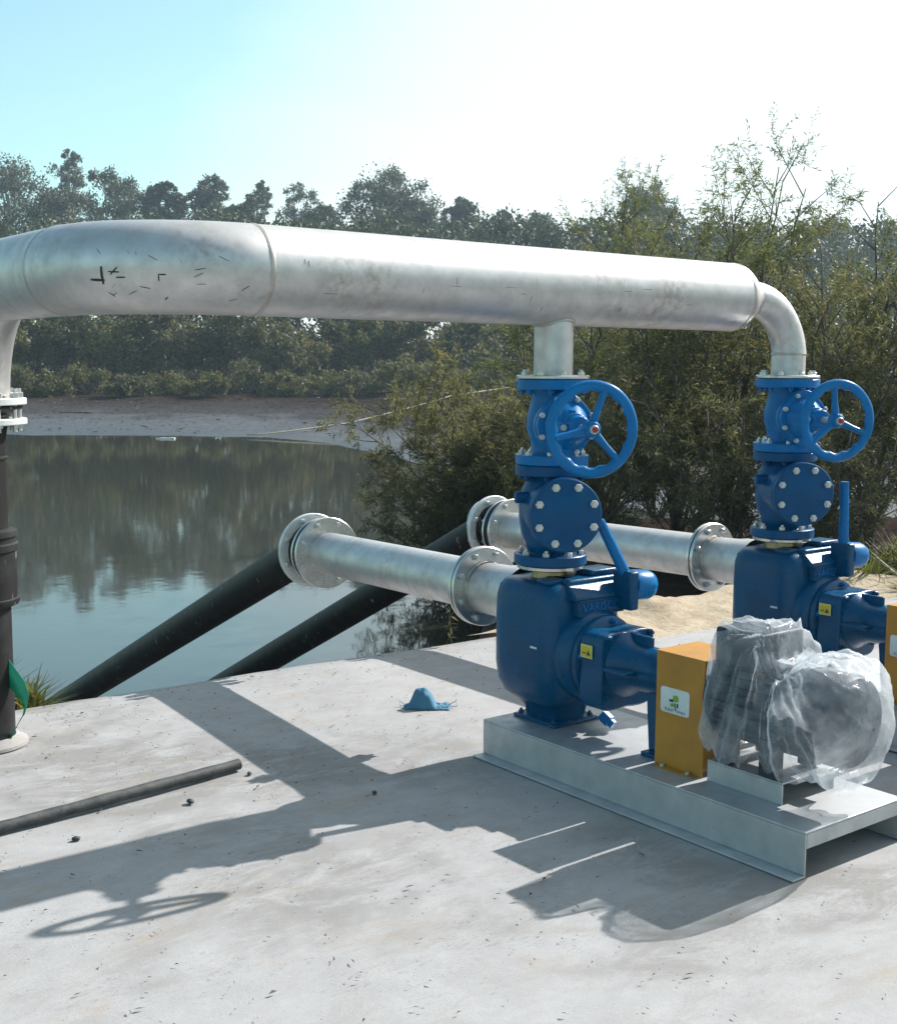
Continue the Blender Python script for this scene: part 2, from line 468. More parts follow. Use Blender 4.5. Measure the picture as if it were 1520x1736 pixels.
def empty(name, loc, rz=0.0):
    o = bpy.data.objects.new(name, None); COL.objects.link(o)
    o.empty_display_size = 0.1
    o.location = loc; o.rotation_euler = (0, 0, rz)
    return o

def copy_tree(o, parent=None):
    c = o.copy(); COL.objects.link(c); c.parent = parent
    for ch in list(o.children): copy_tree(ch, c)
    return c

def np_mesh(name, verts, nper):
    """verts (N*nper,3): N separate polygons of nper corners"""
    verts = np.asarray(verts, dtype=np.float32).reshape(-1, 3); n = len(verts); nf = n // nper
    me = bpy.data.meshes.new(name)
    me.vertices.add(n); me.vertices.foreach_set('co', verts.ravel())
    me.loops.add(n); me.loops.foreach_set('vertex_index', np.arange(n, dtype=np.int32))
    me.polygons.add(nf); me.polygons.foreach_set('loop_start', np.arange(0, n, nper, dtype=np.int32))
    me.update(calc_edges=True)
    return me

FH = np.array([0.61469, 0.78877]); RT = np.array([0.78877, -0.61469])   # ground axes: away from the slab / along the pond
def at(L, D, z=0.0):
    p = FH * D + RT * L
    return Vector((float(p[0]), float(p[1]), z))

# ------------------------------------------------------------------ terrain, slab, water
WATER = -1.4
_far_L = np.array([-400, -70, -36, -18, -7.7, -4.2, -2.3, .6, 3.0, 5.0, 7.0, 10, 15, 400.])
_far_D = np.array([55, 56, 54, 50.5, 50, 46, 40.5, 32.5, 27, 23, 20.5, 18, 16.5, 16.5])
_near_L = np.array([-400, -30, -6, -3, .1, .75, 1.75, 3, 5, 6.5, 9, 400.])
_near_D = np.array([-8, -3, 5.6, 7.4, 10.6, 16.6, 17, 17, 17.4, 18.4, 18, 18.])
def ground_z(L, D):
    L = np.asarray(L, float); D = np.asarray(D, float)
    df = D - np.interp(L, _far_L, _far_D); dn = np.interp(L, _near_L, _near_D) - D
    zf = np.where(df > 0, WATER + np.minimum(df, 26) * 0.052 + np.clip(df - 26, 0, 400) * 0.018, WATER + np.maximum(df * .09, -.9))
    zn = np.where(dn > 0, WATER + np.minimum(dn * 0.36, 1.22), WATER + np.maximum(dn * .3, -.9))
    return np.maximum(zf, zn)
def gz(L, D): return float(ground_z(L, D))

def make_ground():
    Ds = np.concatenate([np.arange(-30, 3, 3), np.arange(3, 20, .35), np.arange(20, 50, .8), np.arange(50, 100, 2.5), np.arange(100, 420, 14)])
    Ls = np.concatenate([-np.geomspace(260, 9, 34), np.arange(-8.6, 9, .35), np.geomspace(9.3, 260, 34)])
    LL, DD = np.meshgrid(Ls, Ds)
    Z = ground_z(LL, DD)
    v = []
    for l, d, z in zip(LL.ravel(), DD.ravel(), Z.ravel()):
        k = mnoise.noise((l * .35, d * .35, 3.1)) * .10 + mnoise.noise((l * 1.3, d * 1.3, 7.7)) * .05
        if d < 8 and l < 3: k = -abs(k)
        p = FH * d + RT * l
        v.append((p[0], p[1], z + k * (0.5 if abs(z - WATER) < .25 else 1)))
    nx = len(Ls); f = [(j * nx + i, j * nx + i + 1, (j + 1) * nx + i + 1, (j + 1) * nx + i) for j in range(len(Ds) - 1) for i in range(nx - 1)]
    m = MB(); m.v, m.f = v, f
    tag(m.build('ground', 'ground', smooth=180), kind='structure')
make_ground()

m = MB()
pts = []
for l, d in ((-250, -20), (60, -20), (60, 60), (-250, 60)):
    p = at(l, d, WATER); pts.append(p)
m.add(pts, [(0, 1, 2, 3)])
tag(m.build('pond_water', 'water', smooth=0), kind='structure')

def slab_edge(x):
    return 5.40 - 0.045 * max(x - 1.9, 0) + 0.03 * mnoise.noise((x * 1.1, 0, 0)) + 0.012 * mnoise.noise((x * 6, 2, 0))
def make_slab():
    xs = [i * 0.11 for i in range(-55, 78)]
    nr = 90
    v, f = [], []
    for j in range(nr + 1):
        for x in xs:
            ye = slab_edge(x); y = -6 + (ye + 6) * (j / nr)
            z = 0.004 * mnoise.noise((x * .8, y * .8, 5)) - (0.018 if j == nr else (0.003 if j == nr - 1 else 0)) - 0.004
            v.append((x, y if j < nr else ye + .012, z))
    n = len(xs)
    f += [(j * n + i, j * n + i + 1, (j + 1) * n + i + 1, (j + 1) * n + i) for j in range(nr) for i in range(n - 1)]
    b = len(v)
    for i in range(n):
        x = xs[i]; v.append((x, slab_edge(x) + .02, -0.35))
    f += [(nr * n + i, nr * n + i + 1, b + i + 1, b + i) for i in range(n - 1)]
    m = MB(); m.v, m.f = v, f
    tag(m.build('concrete_slab', 'concrete', smooth=180), kind='structure')
make_slab()

def dirt_mound():
    m = MB(); v, f = [], []
    nx, ny = 64, 16
    for j in range(ny + 1):
        for i in range(nx + 1):
            x = 4.55 + 3.2 * i / nx; t = j / ny; y = slab_edge(x) - 0.62 + 1.0 * t
            e = min(1, (x - 4.55) / .5) * min(1, t * 3.0) * min(1, (1 - t) * 6)
            k = .5 + .5 * mnoise.noise((x * 3.1, y * 3.1, 1)) + .35 * mnoise.noise((x * 9, y * 9, 4))
            z = -0.015 + e * (.022 + .085 * k) - (0.25 * (t - .7) if t > .7 else 0)
            v.append((x, y, z))
    f = [(j * (nx + 1) + i, j * (nx + 1) + i + 1, (j + 1) * (nx + 1) + i + 1, (j + 1) * (nx + 1) + i) for j in range(ny) for i in range(nx)]
    m.v, m.f = v, f
    tag(m.build('sandy_dirt', 'dirt', smooth=180), 'pale sandy dirt spilled along the back edge of the slab', 'dirt', kind='stuff')
dirt_mound()

# ------------------------------------------------------------------ pipework
C1 = Vector((3.2116, 3.4881, 0)); STEP = Vector((1.3633, -0.035, 0)); C2 = C1 + STEP
ZM, RM, RS = 1.788, 0.141, 0.0735
Z_UP = 1.447

def arc(center, a, b, n=14, ang=PI / 2):
    """points from center+a turning to center+b (a, b perpendicular, same length)"""
    c, a, b = Vector(center), Vector(a), Vector(b)
    return [c + a * math.cos(ang * k / n) + b * math.sin(ang * k / n) for k in range(n + 1)]

def manifold():
    root = empty('discharge_manifold', (1.937, C1.y, 0))
    tag(root, 'thick stainless steel pipe running overhead across both pumps, bent down at its left end', 'pipe')
    o = Vector((1.937, C1.y, 0))
    xs, Re = 1.937, 0.42
    xe = C2.x - 0.235 - 0.13            # where the wide pipe ends
    y0 = C1.y
    rx, ry = xs - Re, 4.92              # riser
    # main run
    MB().lathe((0, 0, ZM), (1, 0, 0), [(0, RM), (xe - xs, RM)], 64, caps=False).build('main_pipe', 'steel', root, 60)
    # horizontal elbow, spool, downward elbow
    p1 = arc((xs, y0 + Re, ZM), (0, -Re, 0), (-Re, 0, 0), 20)
    MB().tube([p - o for p in p1], RM, 48, caps=False).build('elbow', 'steel', root, 60)
    MB().tube([(rx - o.x, y0 + Re - o.y, ZM), (rx - o.x, ry - Re - o.y, ZM)], RM, 48, caps=False).build('pipe_spool', 'steel', root, 60)
    p2 = arc((rx, ry - Re, ZM - Re), (0, 0, Re), (0, Re, 0), 20)
    m = MB().tube([p - o for p in p2] + [Vector((rx, ry, 1.34)) - o], RM, 48, caps=False); m.build('elbow', 'steel', root, 60)
    # weld seams
    for c, ax, r in (((0, 0, ZM), (1, 0, 0), RM), ((rx - o.x, Re, ZM), (0, 1, 0), RM), ((rx - o.x, ry - Re - o.y, ZM), (0, 1, 0), RM),
                     ((rx - o.x, ry - o.y, ZM - Re), (0, 0, 1), RM), ((xe - xs, 0, ZM), (1, 0, 0), RM)):
        c = Vector(c); a = Vector(ax)
        w = MB().lathe(c - a * .011, a, [(0, r - .0005), (.004, r + .0009), (.011, r + .0022), (.018, r + .0009), (.022, r - .0005)], 64, caps=False)
        w.build('weld_seam', 'weld', root, 60)
    # reducer at the right end, small elbow down to the second pump
    Rs2 = 0.235
    xr = xe - xs
    MB().lathe((xr, 0, ZM), (1, 0, 0), [(0, RM), (.02, RM * .985), (.055, RM * .86), (.095, RM * .64), (.13, RS + .004)], 56, caps=False).build('reducer', 'steel', root, 60)
    c2x = C2.x - xs; dy = C2.y - C1.y
    p3 = [(xr + .125, 0, ZM)] + arc((c2x - Rs2, 0, ZM - Rs2), (0, 0, Rs2), (Rs2, 0, 0), 16)
    p3 = [Vector((p[0], p[1] + dy * (k / 16), p[2])) for k, p in enumerate(p3)]
    MB().tube(p3, RS, 40, caps=False).build('elbow', 'steel', root, 60)
    MB().tube([(c2x, dy, ZM - Rs2 + .005), (c2x, dy, Z_UP + .003)], RS, 40, caps=False).build('branch_pipe', 'steel', root, 60)
    MB().lathe((c2x, dy, ZM - Rs2 + .008), (0, 0, -1), [(0, RS), (.003, RS + .0025), (.009, RS + .0025), (.013, RS)], 40, caps=False).build('weld_seam', 'weld', root, 60)
    MB().lathe((xr + .125, 0, ZM), (1, 0, 0), [(0, RS), (.004, RS + .004), (.011, RS + .004), (.016, RS)], 40, caps=False).build('weld_seam', 'weld', root, 60)
    # branch above the first pump
    c1x = C1.x - xs
    MB().tube([(c1x, 0, ZM - .06), (c1x, 0, Z_UP + .003)], RS, 40, caps=False).build('branch_pipe', 'steel', root, 60)
    sad = []
    for k in range(49):
        an = 2 * PI * k / 48; x = RS * math.cos(an); y = RS * math.sin(an)
        sad.append((c1x + x * 1.03, y * 1.03, ZM - math.sqrt(RM ** 2 - (y * 1.03) ** 2) - .002))
    MB().tube(sad[:-1], .006, 6, closed=True).build('weld_seam', 'weld', root, 60)
    for cx, cy in ((c1x, 0), (c2x, dy)):
        f = MB().ring((cx, cy, Z_UP + .002), (0, 0, 1), RS - .004, .138, .014, 40).build('flange', 'steel_bright', root, 40)
        MB().bolts((cx, cy, Z_UP + .016), (0, 0, 1), .113, 8, .0125, 0, .013, .5).build('flange_bolts', 'zinc', f, 30)
        MB().ring((cx, cy, Z_UP - .003), (0, 0, 1), RS, .134, .005, 40).build('gasket', 'rubber', root, 40)
    # riser flange: stub, two pale rings and the long bolts between them
    fx, fy = rx - o.x, ry - o.y
    fl = MB().ring((fx, fy, 1.338), (0, 0, 1), RM - .03, .20, .026, 56).build('flange', 'backing', root, 40)
    for k in range(12):
        an = 2 * PI * (k + .5) / 12
        b = MB()
        b.lathe((0, 0, 1.365), (0, 0, 1), [(0, .017), (.018, .017), (.02, .014)], 6)
        b.lathe((0, 0, 1.235), (0, 0, 1), [(0, .0095), (.165, .0095)], 8)
        b.lathe((0, 0, 1.252), (0, 0, 1), [(0, .017), (.016, .017)], 6)
        if k == 0: bo = b.build('bolt', 'zinc', fl, 30)
        else: bo = bo.copy(); COL.objects.link(bo)
        bo.location = (fx + .172 * math.cos(an), fy + .172 * math.sin(an), 0)
    # scrawled marks and scratches on the big elbow
    ec = Vector((xs, y0 + Re, ZM)) - o
    def on_elbow(ph, th):
        """ph 0 at the main run, th 0 = facing outward, up positive"""
        rad = Vector((-math.sin(ph), -math.cos(ph), 0))
        return ec + rad * (Re + (RM + .0008) * math.cos(th)) + Vector((0, 0, (RM + .0008) * math.sin(th)))
    rnd = random.Random(5)
    st = MB()
    def stroke(a, bb, w=.0022):
        n = 5
        st.tube([on_elbow(a[0] + (bb[0] - a[0]) * k / n, a[1] + (bb[1] - a[1]) * k / n) for k in range(n + 1)], [w * (.5 + .5 * math.sin(PI * (k + .6) / (n + 1.2))) for k in range(n + 1)], 4)
    stroke((.93, -.05), (.93, -.42), .004); stroke((1.0, -.32), (.92, -.34), .004)
    stroke((.84, -.07), (.88, -.22)); stroke((.85, -.28), (.80, -.28)); stroke((.89, -.16), (.83, -.17))
    stroke((.62, -.22), (.62, -.36)); stroke((.62, -.22), (.58, -.22))
    for k in range(18):
        a = rnd.uniform(.08, .95); t = rnd.uniform(-.75, .35); l = rnd.uniform(.01, .06); dt = rnd.uniform(-.12, .12)
        stroke((a, t), (a + l, t + dt), rnd.uniform(.0004, .0011))
    st.build('marker_scrawl', 'mark', root, 0)['kind'] = 'stuff'
    # long fine scratches and smears on the straight run
    sc = MB()
    for k in range(14):
        x = rnd.uniform(.02, 1.9); th = rnd.uniform(-.75, .12); l = rnd.uniform(.004, .02)
        vert = rnd.random() < .6
        q = []
        for i in range(4):
            xx = x + (0.1 if vert else 1) * l * i * (1 if not vert else .2); tt = th + (rnd.uniform(.6, 1) * .05 * i if vert else 0)
            q.append((xx, -(RM + .0004) * math.cos(tt), ZM + (RM + .0004) * math.sin(tt)))
        sc.tube(q, rnd.uniform(.0004, .0009), 4)
    sc.build('scratches', 'mark', root, 0)['kind'] = 'stuff'
manifold()

def riser():
    x, y = 1.517, 4.92
    root = tag(empty('riser_pipe', (x, y, 0)), 'upright black plastic pipe with a wide coupling, at the far left of the slab', 'pipe')
    MB().lathe((0, 0, -.002), (0, 0, 1), [(0, .117), (.58, .117), (.585, .117), (1.20, .117), (1.30, .135), (1.326, .185), (1.335, .185)], 48).build('pipe', 'hdpe', root, 50)
    MB().lathe((0, 0, .555), (0, 0, 1), [(0, .118), (.006, .146), (.02, .151), (.03, .151), (.034, .143), (.215, .145), (.22, .152), (.245, .152), (.25, .143), (.272, .143), (.276, .152), (.296, .150), (.304, .118)], 48, caps=False).build('coupling_sleeve', 'hdpe', root, 35)
    MB().lathe((0, 0, 1.125), (0, 0, 1), [(0, .116), (.004, .123), (.012, .123), (.016, .116)], 48, caps=False).build('bead', 'hdpe', root, 50)
    MB().ring((0, 0, 1.262), (0, 0, 1), .125, .20, .024, 56).build('backing_ring', 'backing', root, 40)
    MB().lathe((0, 0, 0), (0, 0, 1), [(0, .165), (.012, .163), (.03, .128), (.036, .119)], 48, caps=False).build('mortar_collar', 'concrete', root, 40)
riser()

def tape():
    root = None
    m = MB(); v, f = [], []
    base = Vector((1.517, 4.92, 0))
    r = Vector((.7888, -.6147, 0)); t = Vector((-.615, -.789, 0))
    path = [(.085, .33, .012), (.105, .30, .02), (.15, .245, .03), (.175, .20, .035), (.178, .165, .03), (.165, .125, .02), (.15, .10, .02), (.12, .05, .03), (.105, .012, .04)]
    wid = [.07, .075, .07, .045, .016, .012, .03, .055, .06]
    for (a, z, d), w in zip(path, wid):
        c = base + r * a + t * d + Vector((0, 0, z))
        k = (Vector((0, 0, 1)) * .45 + r * .75 + t * .2).normalized() if z > .1 else (Vector((0, 0, .8)) + r * .55).normalized()
        v += [c - k * (w / 2), c + k * (w / 2)]
    f = [(2 * i, 2 * i + 1, 2 * i + 3, 2 * i + 2) for i in range(len(path) - 1)]
    m.v, m.f = v, f
    o = m.build('green_tape', 'green_tape', None, 180)
    s = o.modifiers.new('thick', 'SOLIDIFY'); s.thickness = .0012
    tag(o, 'loose strip of bright green plastic tape hanging at the foot of the black upright pipe', 'tape')
tape()

# ------------------------------------------------------------------ valves
def hand_wheel(parent, y, spin):
    c = (0, y, .15)
    hw = MB().torus(c, (0, 1, 0), .152, .019, .013, 72, 10, wob=.35, nw=14).build('handwheel', 'blue_bright', parent, 60)
    u = Vector((1, 0, 0)); w = Vector((0, 0, 1)); cc = Vector(c)
    for k in range(3):
        a = R(spin + 120 * k); d = u * math.cos(a) + w * math.sin(a)
        MB().tube([cc + d * .02 + Vector((0, .012, 0)), cc + d * .08 + Vector((0, .006, 0)), cc + d * .142], [.017, .012, .013], 10).build('spoke', 'blue_bright', hw, 60)
    MB().lathe((0, y - .016, .15), (0, 1, 0), [(0, .024), (.01, .03), (.04, .03), (.05, .022)], 24).build('hub', 'blue_bright', hw, 40)
    MB().lathe((0, y - .026, .15), (0, 1, 0), [(0, .014), (.003, .0165), (.012, .0165)], 20).build('washer', 'zinc', hw, 40)
    MB().lathe((0, y - .034, .15), (0, 1, 0), [(0, .008), (.002, .011), (.01, .011)], 6).build('stem_nut', 'red', hw, 30)

def gate_valve(loc, label, spin):
    root = tag(empty('gate_valve', loc, R(-22.5)), label, 'valve', 'gate valves above the pumps')
    H_ = .317
    b = MB().lathe((0, 0, .03), (0, 0, 1), [(0, .10), (.008, .084), (.03, .078), (.07, .086), (.105, .097), (.15, .097), (.19, .086), (.225, .078), (.25, .084), (.258, .10)], 40)
    b.build('body', 'blue_bright', root, 50)
    for z in (0, H_ - .037):
        f = MB().ring((0, 0, z), (0, 0, 1), .06, .1385, .037, 44).build('flange', 'blue_bright', root, 40)
        s = 1 if z == 0 else -1
        MB().bolts((0, 0, z + (.037 if s == 1 else 0)), (0, 0, s), .113, 8, .0135, -.001, .014, .5).build('flange_bolts', 'zinc' if s == 1 else 'blue_bright', f, 30)
    # bonnet towards the stem
    n = MB().lathe((0, -.02, .15), (0, -1, 0), [(0, .085), (.05, .082), (.085, .088), (.09, .10)], 36, caps=False)
    n.build('neck', 'blue_bright', root, 50)
    fl = MB()
    out = []
    for k in range(44):
        a = 2 * PI * k / 44; rr = .118 + .006 * math.cos(4 * a)
        out.append((rr * 0.93 * math.cos(a), .15 + rr * 1.0 * math.sin(a)))
    bf = fl.prism(out, -.128, -.107).build('bonnet_flange', 'blue_bright', root, 40, .003)
    bn = MB().prism([(x * .98, .15 + (z - .15) * .98) for x, z in out], -.150, -.1305)
    bn.lathe((0, -.15, .15), (0, -1, 0), [(0, .088), (.02, .078), (.05, .06), (.07, .048)], 32)
    bn.box(-.012, .012, -.215, -.15, .09, .21); bn.box(-.06, .06, -.2, -.15, .14, .16)
    bo = bn.build('bonnet', 'blue_bright', root, 40, .003)
    MB().bolts((0, -.1505, .15), (0, -1, 0), .103, 8, .011, -.002, .011, .5).build('bonnet_bolts', 'zinc', bo, 30)
    g = MB().lathe((0, -.218, .15), (0, -1, 0), [(0, .048), (.006, .05), (.03, .05), (.034, .042), (.07, .04), (.075, .03)], 28)
    g.box(-.07, .07, -.262, -.246, .136, .164)
    g.build('gland', 'blue_bright', root, 40, .002)
    for s in (-1, 1):
        b2 = MB()
        b2.lathe((s * .056, -.24, .15), (0, -1, 0), [(0, .007), (.04, .007)], 8); b2.lathe((s * .056, -.262, .15), (0, -1, 0), [(0, .012), (.012, .012)], 6)
        b2.build('bolt', 'zinc', root, 30)
    MB().lathe((0, -.25, .15), (0, -1, 0), [(0, .0125), (.165, .0125)], 16).build('stem', 'zinc', root, 40)
    hand_wheel(root, -.40, spin)
    return root
ZG = 1.130
gate_valve((C1.x, C1.y, ZG), 'bright blue gate valve whose handwheel stands clear in front of the first pump\'s column', 72)
gate_valve((C2.x, C2.y, ZG), 'bright blue gate valve on the far pump under the small pipe elbow at right', 98)

def check_valve(loc, label, rz=-28):
    root = tag(empty('check_valve', loc, R(rz)), label, 'valve', 'check valves under the gate valves')
    H_ = .376; zc = .206
    b = MB().lathe((0, 0, .035), (0, 0, 1), [(0, .10), (.01, .086), (.03, .094), (.08, .113), (.14, .122), (.2, .122), (.25, .112), (.285, .094), (.30, .086), (.306, .10)], 44)
    b.build('body', 'blue_mid', root, 50)
    s = MB().lathe((0, -.01, zc), (0, -1, 0), [(0, .121), (.10, .118), (.165, .116), (.172, .126)], 44, caps=False)
    s.build('side_chamber', 'blue_mid', root, 50)
    for z in (0, H_ - .038):
        f = MB().ring((0, 0, z), (0, 0, 1), .06, .1385, .038, 44).build('flange', 'blue_mid', root, 40)
        sg = 1 if z == 0 else -1
        MB().bolts((0, 0, z + (.038 if sg == 1 else 0)), (0, 0, sg), .113, 8, .0135, -.001, .014, .5).build('flange_bolts', 'zinc' if sg == 1 else 'blue_mid', f, 30)
    MB().disc((0, -.18, zc), (0, -1, 0), .1365, .018, 56).build('cover_seat', 'blue_mid', root, 40)
    cv = MB().lathe((0, -.199, zc), (0, -1, 0), [(0, .132), (.003, .1355), (.018, .1355), (.021, .132), (.021, .075), (.0225, .072), (.0225, .001)], 56).build('cover_plate', 'blue_mid', root, 40)
    MB().bolts((0, -.220, zc), (0, -1, 0), .110, 8, .0158, -.001, .013, .5).build('cover_bolts', 'zinc', cv, 30)
    MB().lathe((-.152, -.045, zc + .05), (1, 0, 0), [(0, .018), (.004, .022), (.10, .022)], 20).build('hinge_boss', 'blue_mid', root, 40)
    MB().lathe((.152, -.045, zc + .05), (-1, 0, 0), [(0, .018), (.004, .022), (.10, .022)], 20).build('hinge_boss', 'blue_mid', root, 40)
    return root
check_valve((C1.x, C1.y, .752), 'dark blue check valve with a round bolted cover, on the pump beside the plastic-wrapped motor', -28)
check_valve((C2.x, C2.y, .752), 'dark blue check valve with a round bolted cover, on the far pump at right', -30)

# ------------------------------------------------------------------ pump sets
def text_mesh(txt, size, mat, name, parent, loc, rot, extrude=0.0008, shear=0.0):
    cu_ = bpy.data.curves.new(name, 'FONT'); cu_.body = txt; cu_.size = size; cu_.extrude = extrude; cu_.align_x = 'CENTER'; cu_.align_y = 'CENTER'; cu_.shear = shear
    cu_.resolution_u = 2
    tmp = bpy.data.objects.new(name, cu_); COL.objects.link(tmp)
    bpy.context.view_layer.update()
    me = bpy.data.meshes.new_from_object(tmp.evaluated_get(bpy.context.evaluated_depsgraph_get()))
    bpy.data.objects.remove(tmp); bpy.data.curves.remove(cu_)
    me.materials.clear()
    o = link(name, me, mat, parent, 0)
    o.location = loc; o.rotation_euler = rot
    return o

def superloft(m, levels, dx, dy, n=48, p=5.0):
    vs, fs = [], []
    for z, a, b in levels:
        for k in range(n):
            t = 2 * PI * k / n; c, s = math.cos(t), math.sin(t)
            vs.append((dx + a * math.copysign(abs(c) ** (2 / p), c), dy + b * math.copysign(abs(s) ** (2 / p), s), z))
    L = len(levels)
    for i in range(L - 1):
        for k in range(n):
            fs.append((i * n + k, i * n + (k + 1) % n, (i + 1) * n + (k + 1) % n, (i + 1) * n + k))
    fs.append(tuple(range(n - 1, -1, -1))); fs.append(tuple(range((L - 1) * n, L * n)))
    return m.add(vs, fs)

def pump_set(loc, label, lever_tilt, gs=0.0):
    root = tag(empty('pump_set', loc), label, 'pump', 'pump sets standing on the slab')
    AX = .04; ZS = .425                 # shaft
    # ---- base frame: one sheet folded down at both sides, with outward lips
    x0, x1, y0, y1, zt, t = -.2036, .300, -1.342, .145, .14, .007
    bfm = MB()
    bfm.box(x0, x1, y0, y1, zt - t, zt)
    bf = bfm.build('base_frame', 'galv', root, 30, .002)
    MB().box(x0, x0 + t, y0, y1, t, zt - t - .0005).build('side_web', 'galv', bf, 30, .0015)
    MB().box(x1 - t, x1, y0, y1, t, zt - t - .0005).build('side_web', 'galv', bf, 30, .0015)
    MB().box(x0 - .052, x0 + t, y0, y1, 0.0005, t - .0005).build('bottom_lip', 'galv', bf, 30, .0015)
    MB().box(x1 - t, x1 + .052, y0, y1, 0.0005, t - .0005).build('bottom_lip', 'galv', bf, 30, .0015)
    MB().box(x0 + t + .002, x1 - t - .002, y0, y0 + t, zt - .052, zt - t - .0005).build('end_lip', 'galv', bf, 30, .0015)
    MB().box(x0 + t + .002, x1 - t - .002, y1 - t, y1, zt - .052, zt - t - .0005).build('end_lip', 'galv', bf, 30, .0015)
    # ---- casing
    cdx, cdy = AX - .008, -.007
    cm = MB()
    superloft(cm, [(.142, .115, .115), (.158, .115, .115), (.165, .092, .095), (.195, .10, .10), (.225, .135, .125), (.258, .176, .158), (.305, .194, .173), (.37, .201, .180), (.56, .201, .180), (.63, .199, .178), (.665, .191, .170), (.688, .174, .155), (.698, .145, .13), (.70, .10, .10)], cdx, cdy, 64, 4.5)
    cas = cm.build('casing', 'blue', root, 50)
    # shoulder ribs, top deck and filler block
    MB().box(AX - .10, AX + .165, -.172, -.02, .66, .712).build('top_deck', 'blue', cas, 40, .012, 3)
    MB().box(AX + .03, AX + .165, -.155, -.055, .7125, .735).build('filler_cap', 'blue', cas, 40, .008, 3)
    MB().box(AX - .165, AX - .06, -.13, -.06, .692, .712).build('top_pad', 'blue', cas, 40, .006, 2)
    d = MB().lathe((0, 0, .69), (0, 0, 1), [(0, .078), (.012, .07), (.044, .07)], 36).build('discharge_neck', 'brass', cas, 40)
    MB().ring((0, 0, .7335), (0, 0, 1), .055, .127, .0165, 44).build('discharge_flange', 'steel_bright', cas, 40)
    # sloping shoulder above the name plate
    MB().add([(AX - .11, -.165, .64), (AX + .17, -.165, .64), (AX + .17, -.222, .64), (AX - .11, -.222, .64),
              (AX - .11, -.222, .652), (AX + .17, -.222, .652), (AX + .17, -.176, .694), (AX - .11, -.176, .694), (AX - .11, -.165, .694), (AX + .17, -.165, .694)],
             [(0, 1, 2, 3), (3, 2, 5, 4), (4, 5, 6, 7), (7, 6, 9, 8), (8, 9, 1, 0), (0, 3, 4, 7, 8), (1, 2, 5, 6, 9)]).build('shoulder', 'blue', cas, 40, .004)
    npl = MB().box(AX - .095, AX + .135, -.2175, -.187, .580, .6395).build('name_plate', 'blue', cas, 30, .004, 2)
    fr = MB()
    fr.box(AX - .095, AX + .135, -.224, -.2176, .634, .640); fr.box(AX - .095, AX + .135, -.224, -.2176, .580, .586)
    fr.box(AX - .095, AX - .089, -.2238, -.2176, .5865, .6335); fr.box(AX + .129, AX + .135, -.2238, -.2176, .5865, .6335)
    fr.build('plate_border', 'blue', npl, 30, .0015)
    tx = text_mesh('VARISCO', .048, 'blue_bright', 'raised_lettering', npl, (AX + .02, -.2176, .610), (R(90), 0, 0), .004)
    # ---- volute and rotating unit
    MB().lathe((AX, -.14, ZS), (0, -1, 0), [(0, .17), (.055, .178), (.085, .172), (.10, .158), (.104, .14)], 56).build('volute', 'blue', cas, 50)
    vf = MB().lathe((AX, -.2445, ZS), (0, -1, 0), [(0, .150), (.004, .158), (.024, .158), (.028, .15)], 56).build('cover_flange', 'blue', cas, 40)
    MB().bolts((AX, -.2725, ZS), (0, -1, 0), .140, 8, .0115, -.001, .011, .25).build('flange_bolts', 'blue_bright', vf, 30)
    out = []
    for k in range(96):
        a = 2 * PI * k / 96
        c, s = math.cos(a), math.sin(a)
        q = (abs(c) ** 6 + abs(s) ** 6) ** (-1 / 6.)
        rr = .128 * q * (1 - (.03 if c < .3 else .08) * max(0, math.cos(4 * a)) ** 2)
        out.append((AX - .005 + rr * c * 1.08, ZS - .004 + rr * s * (1.0 if s > 0 else 1.25)))
    bh = MB().prism(out, -.385, -.274).build('bearing_bracket', 'blue', root, 50, .008, 3)
    MB().lathe((AX, -.3855, ZS), (0, -1, 0), [(0, .122), (.012, .115), (.035, .095), (.07, .083), (.20, .081), (.206, .086), (.222, .086), (.226, .078)], 48).build('bearing_tube', 'blue', root, 45)
    MB().bolts((AX - .005, -.3855, ZS), (0, -1, 0), .150, 4, .013, -.001, .013, .5).build('bracket_bolts', 'blue', bh, 30)
    for q in ((AX - .008, AX + .008, -.50, -.3855, ZS + .075, ZS + .118), (AX - .135, AX - .06, -.50, -.3855, ZS - .008, ZS + .008), (AX + .06, AX + .135, -.50, -.3855, ZS - .008, ZS + .008)):
        MB().box(*q).build('stiffener', 'blue', bh, 30, .003)

    leg = MB(); leg.add([(AX - .03, -.50, ZS - .06), (AX + .03, -.50, ZS - .06), (AX + .03, -.60, ZS - .06), (AX - .03, -.60, ZS - .06),
                         (AX - .05, -.535, .156), (AX + .05, -.535, .156), (AX + .05, -.612, .156), (AX - .05, -.612, .156)],
                        [(0, 1, 2, 3), (4, 5, 6, 7), (0, 1, 5, 4), (1, 2, 6, 5), (2, 3, 7, 6), (3, 0, 4, 7)])
    leg.box(AX - .09, AX + .09, -.612, -.535, .1405, .156); leg.build('support_leg', 'blue', root, 30, .003)
    MB().lathe((AX + .02, -.235, .2), (.15, -.7, -.45), [(0, .024), (.04, .024), (.042, .017), (.06, .017)], 6).build('drain_plug', 'blue_bright', cas, 30)
    MB().box(cdx - .112, cdx + .122, -.125, .115, .1405, .154).build('foot', 'blue', cas, 30, .006, 2)
    MB().bolts((cdx, cdy, .154), (0, 0, 1), .132, 4, .012, 0, .012, .5).build('foot_bolts', 'blue', cas, 30)
    # ---- priming cover clamp and its lever, at the front right shoulder
    kx, ky, kz = AX + (.135 if lever_tilt else .085), -.235, .665
    ck = MB().box(kx - .028, kx + .018, ky - .05, ky + .05, kz - .075, kz + .072).build('clamp_block', 'blue', root, 40, .010, 3)
    MB().lathe((kx + .0185, ky, kz + .015), (1, -.12, -.08), [(0, .056), (.01, .058), (.075, .057), (.096, .048), (.104, .03)], 36).build('clamp_cap', 'blue_bright', ck, 45)
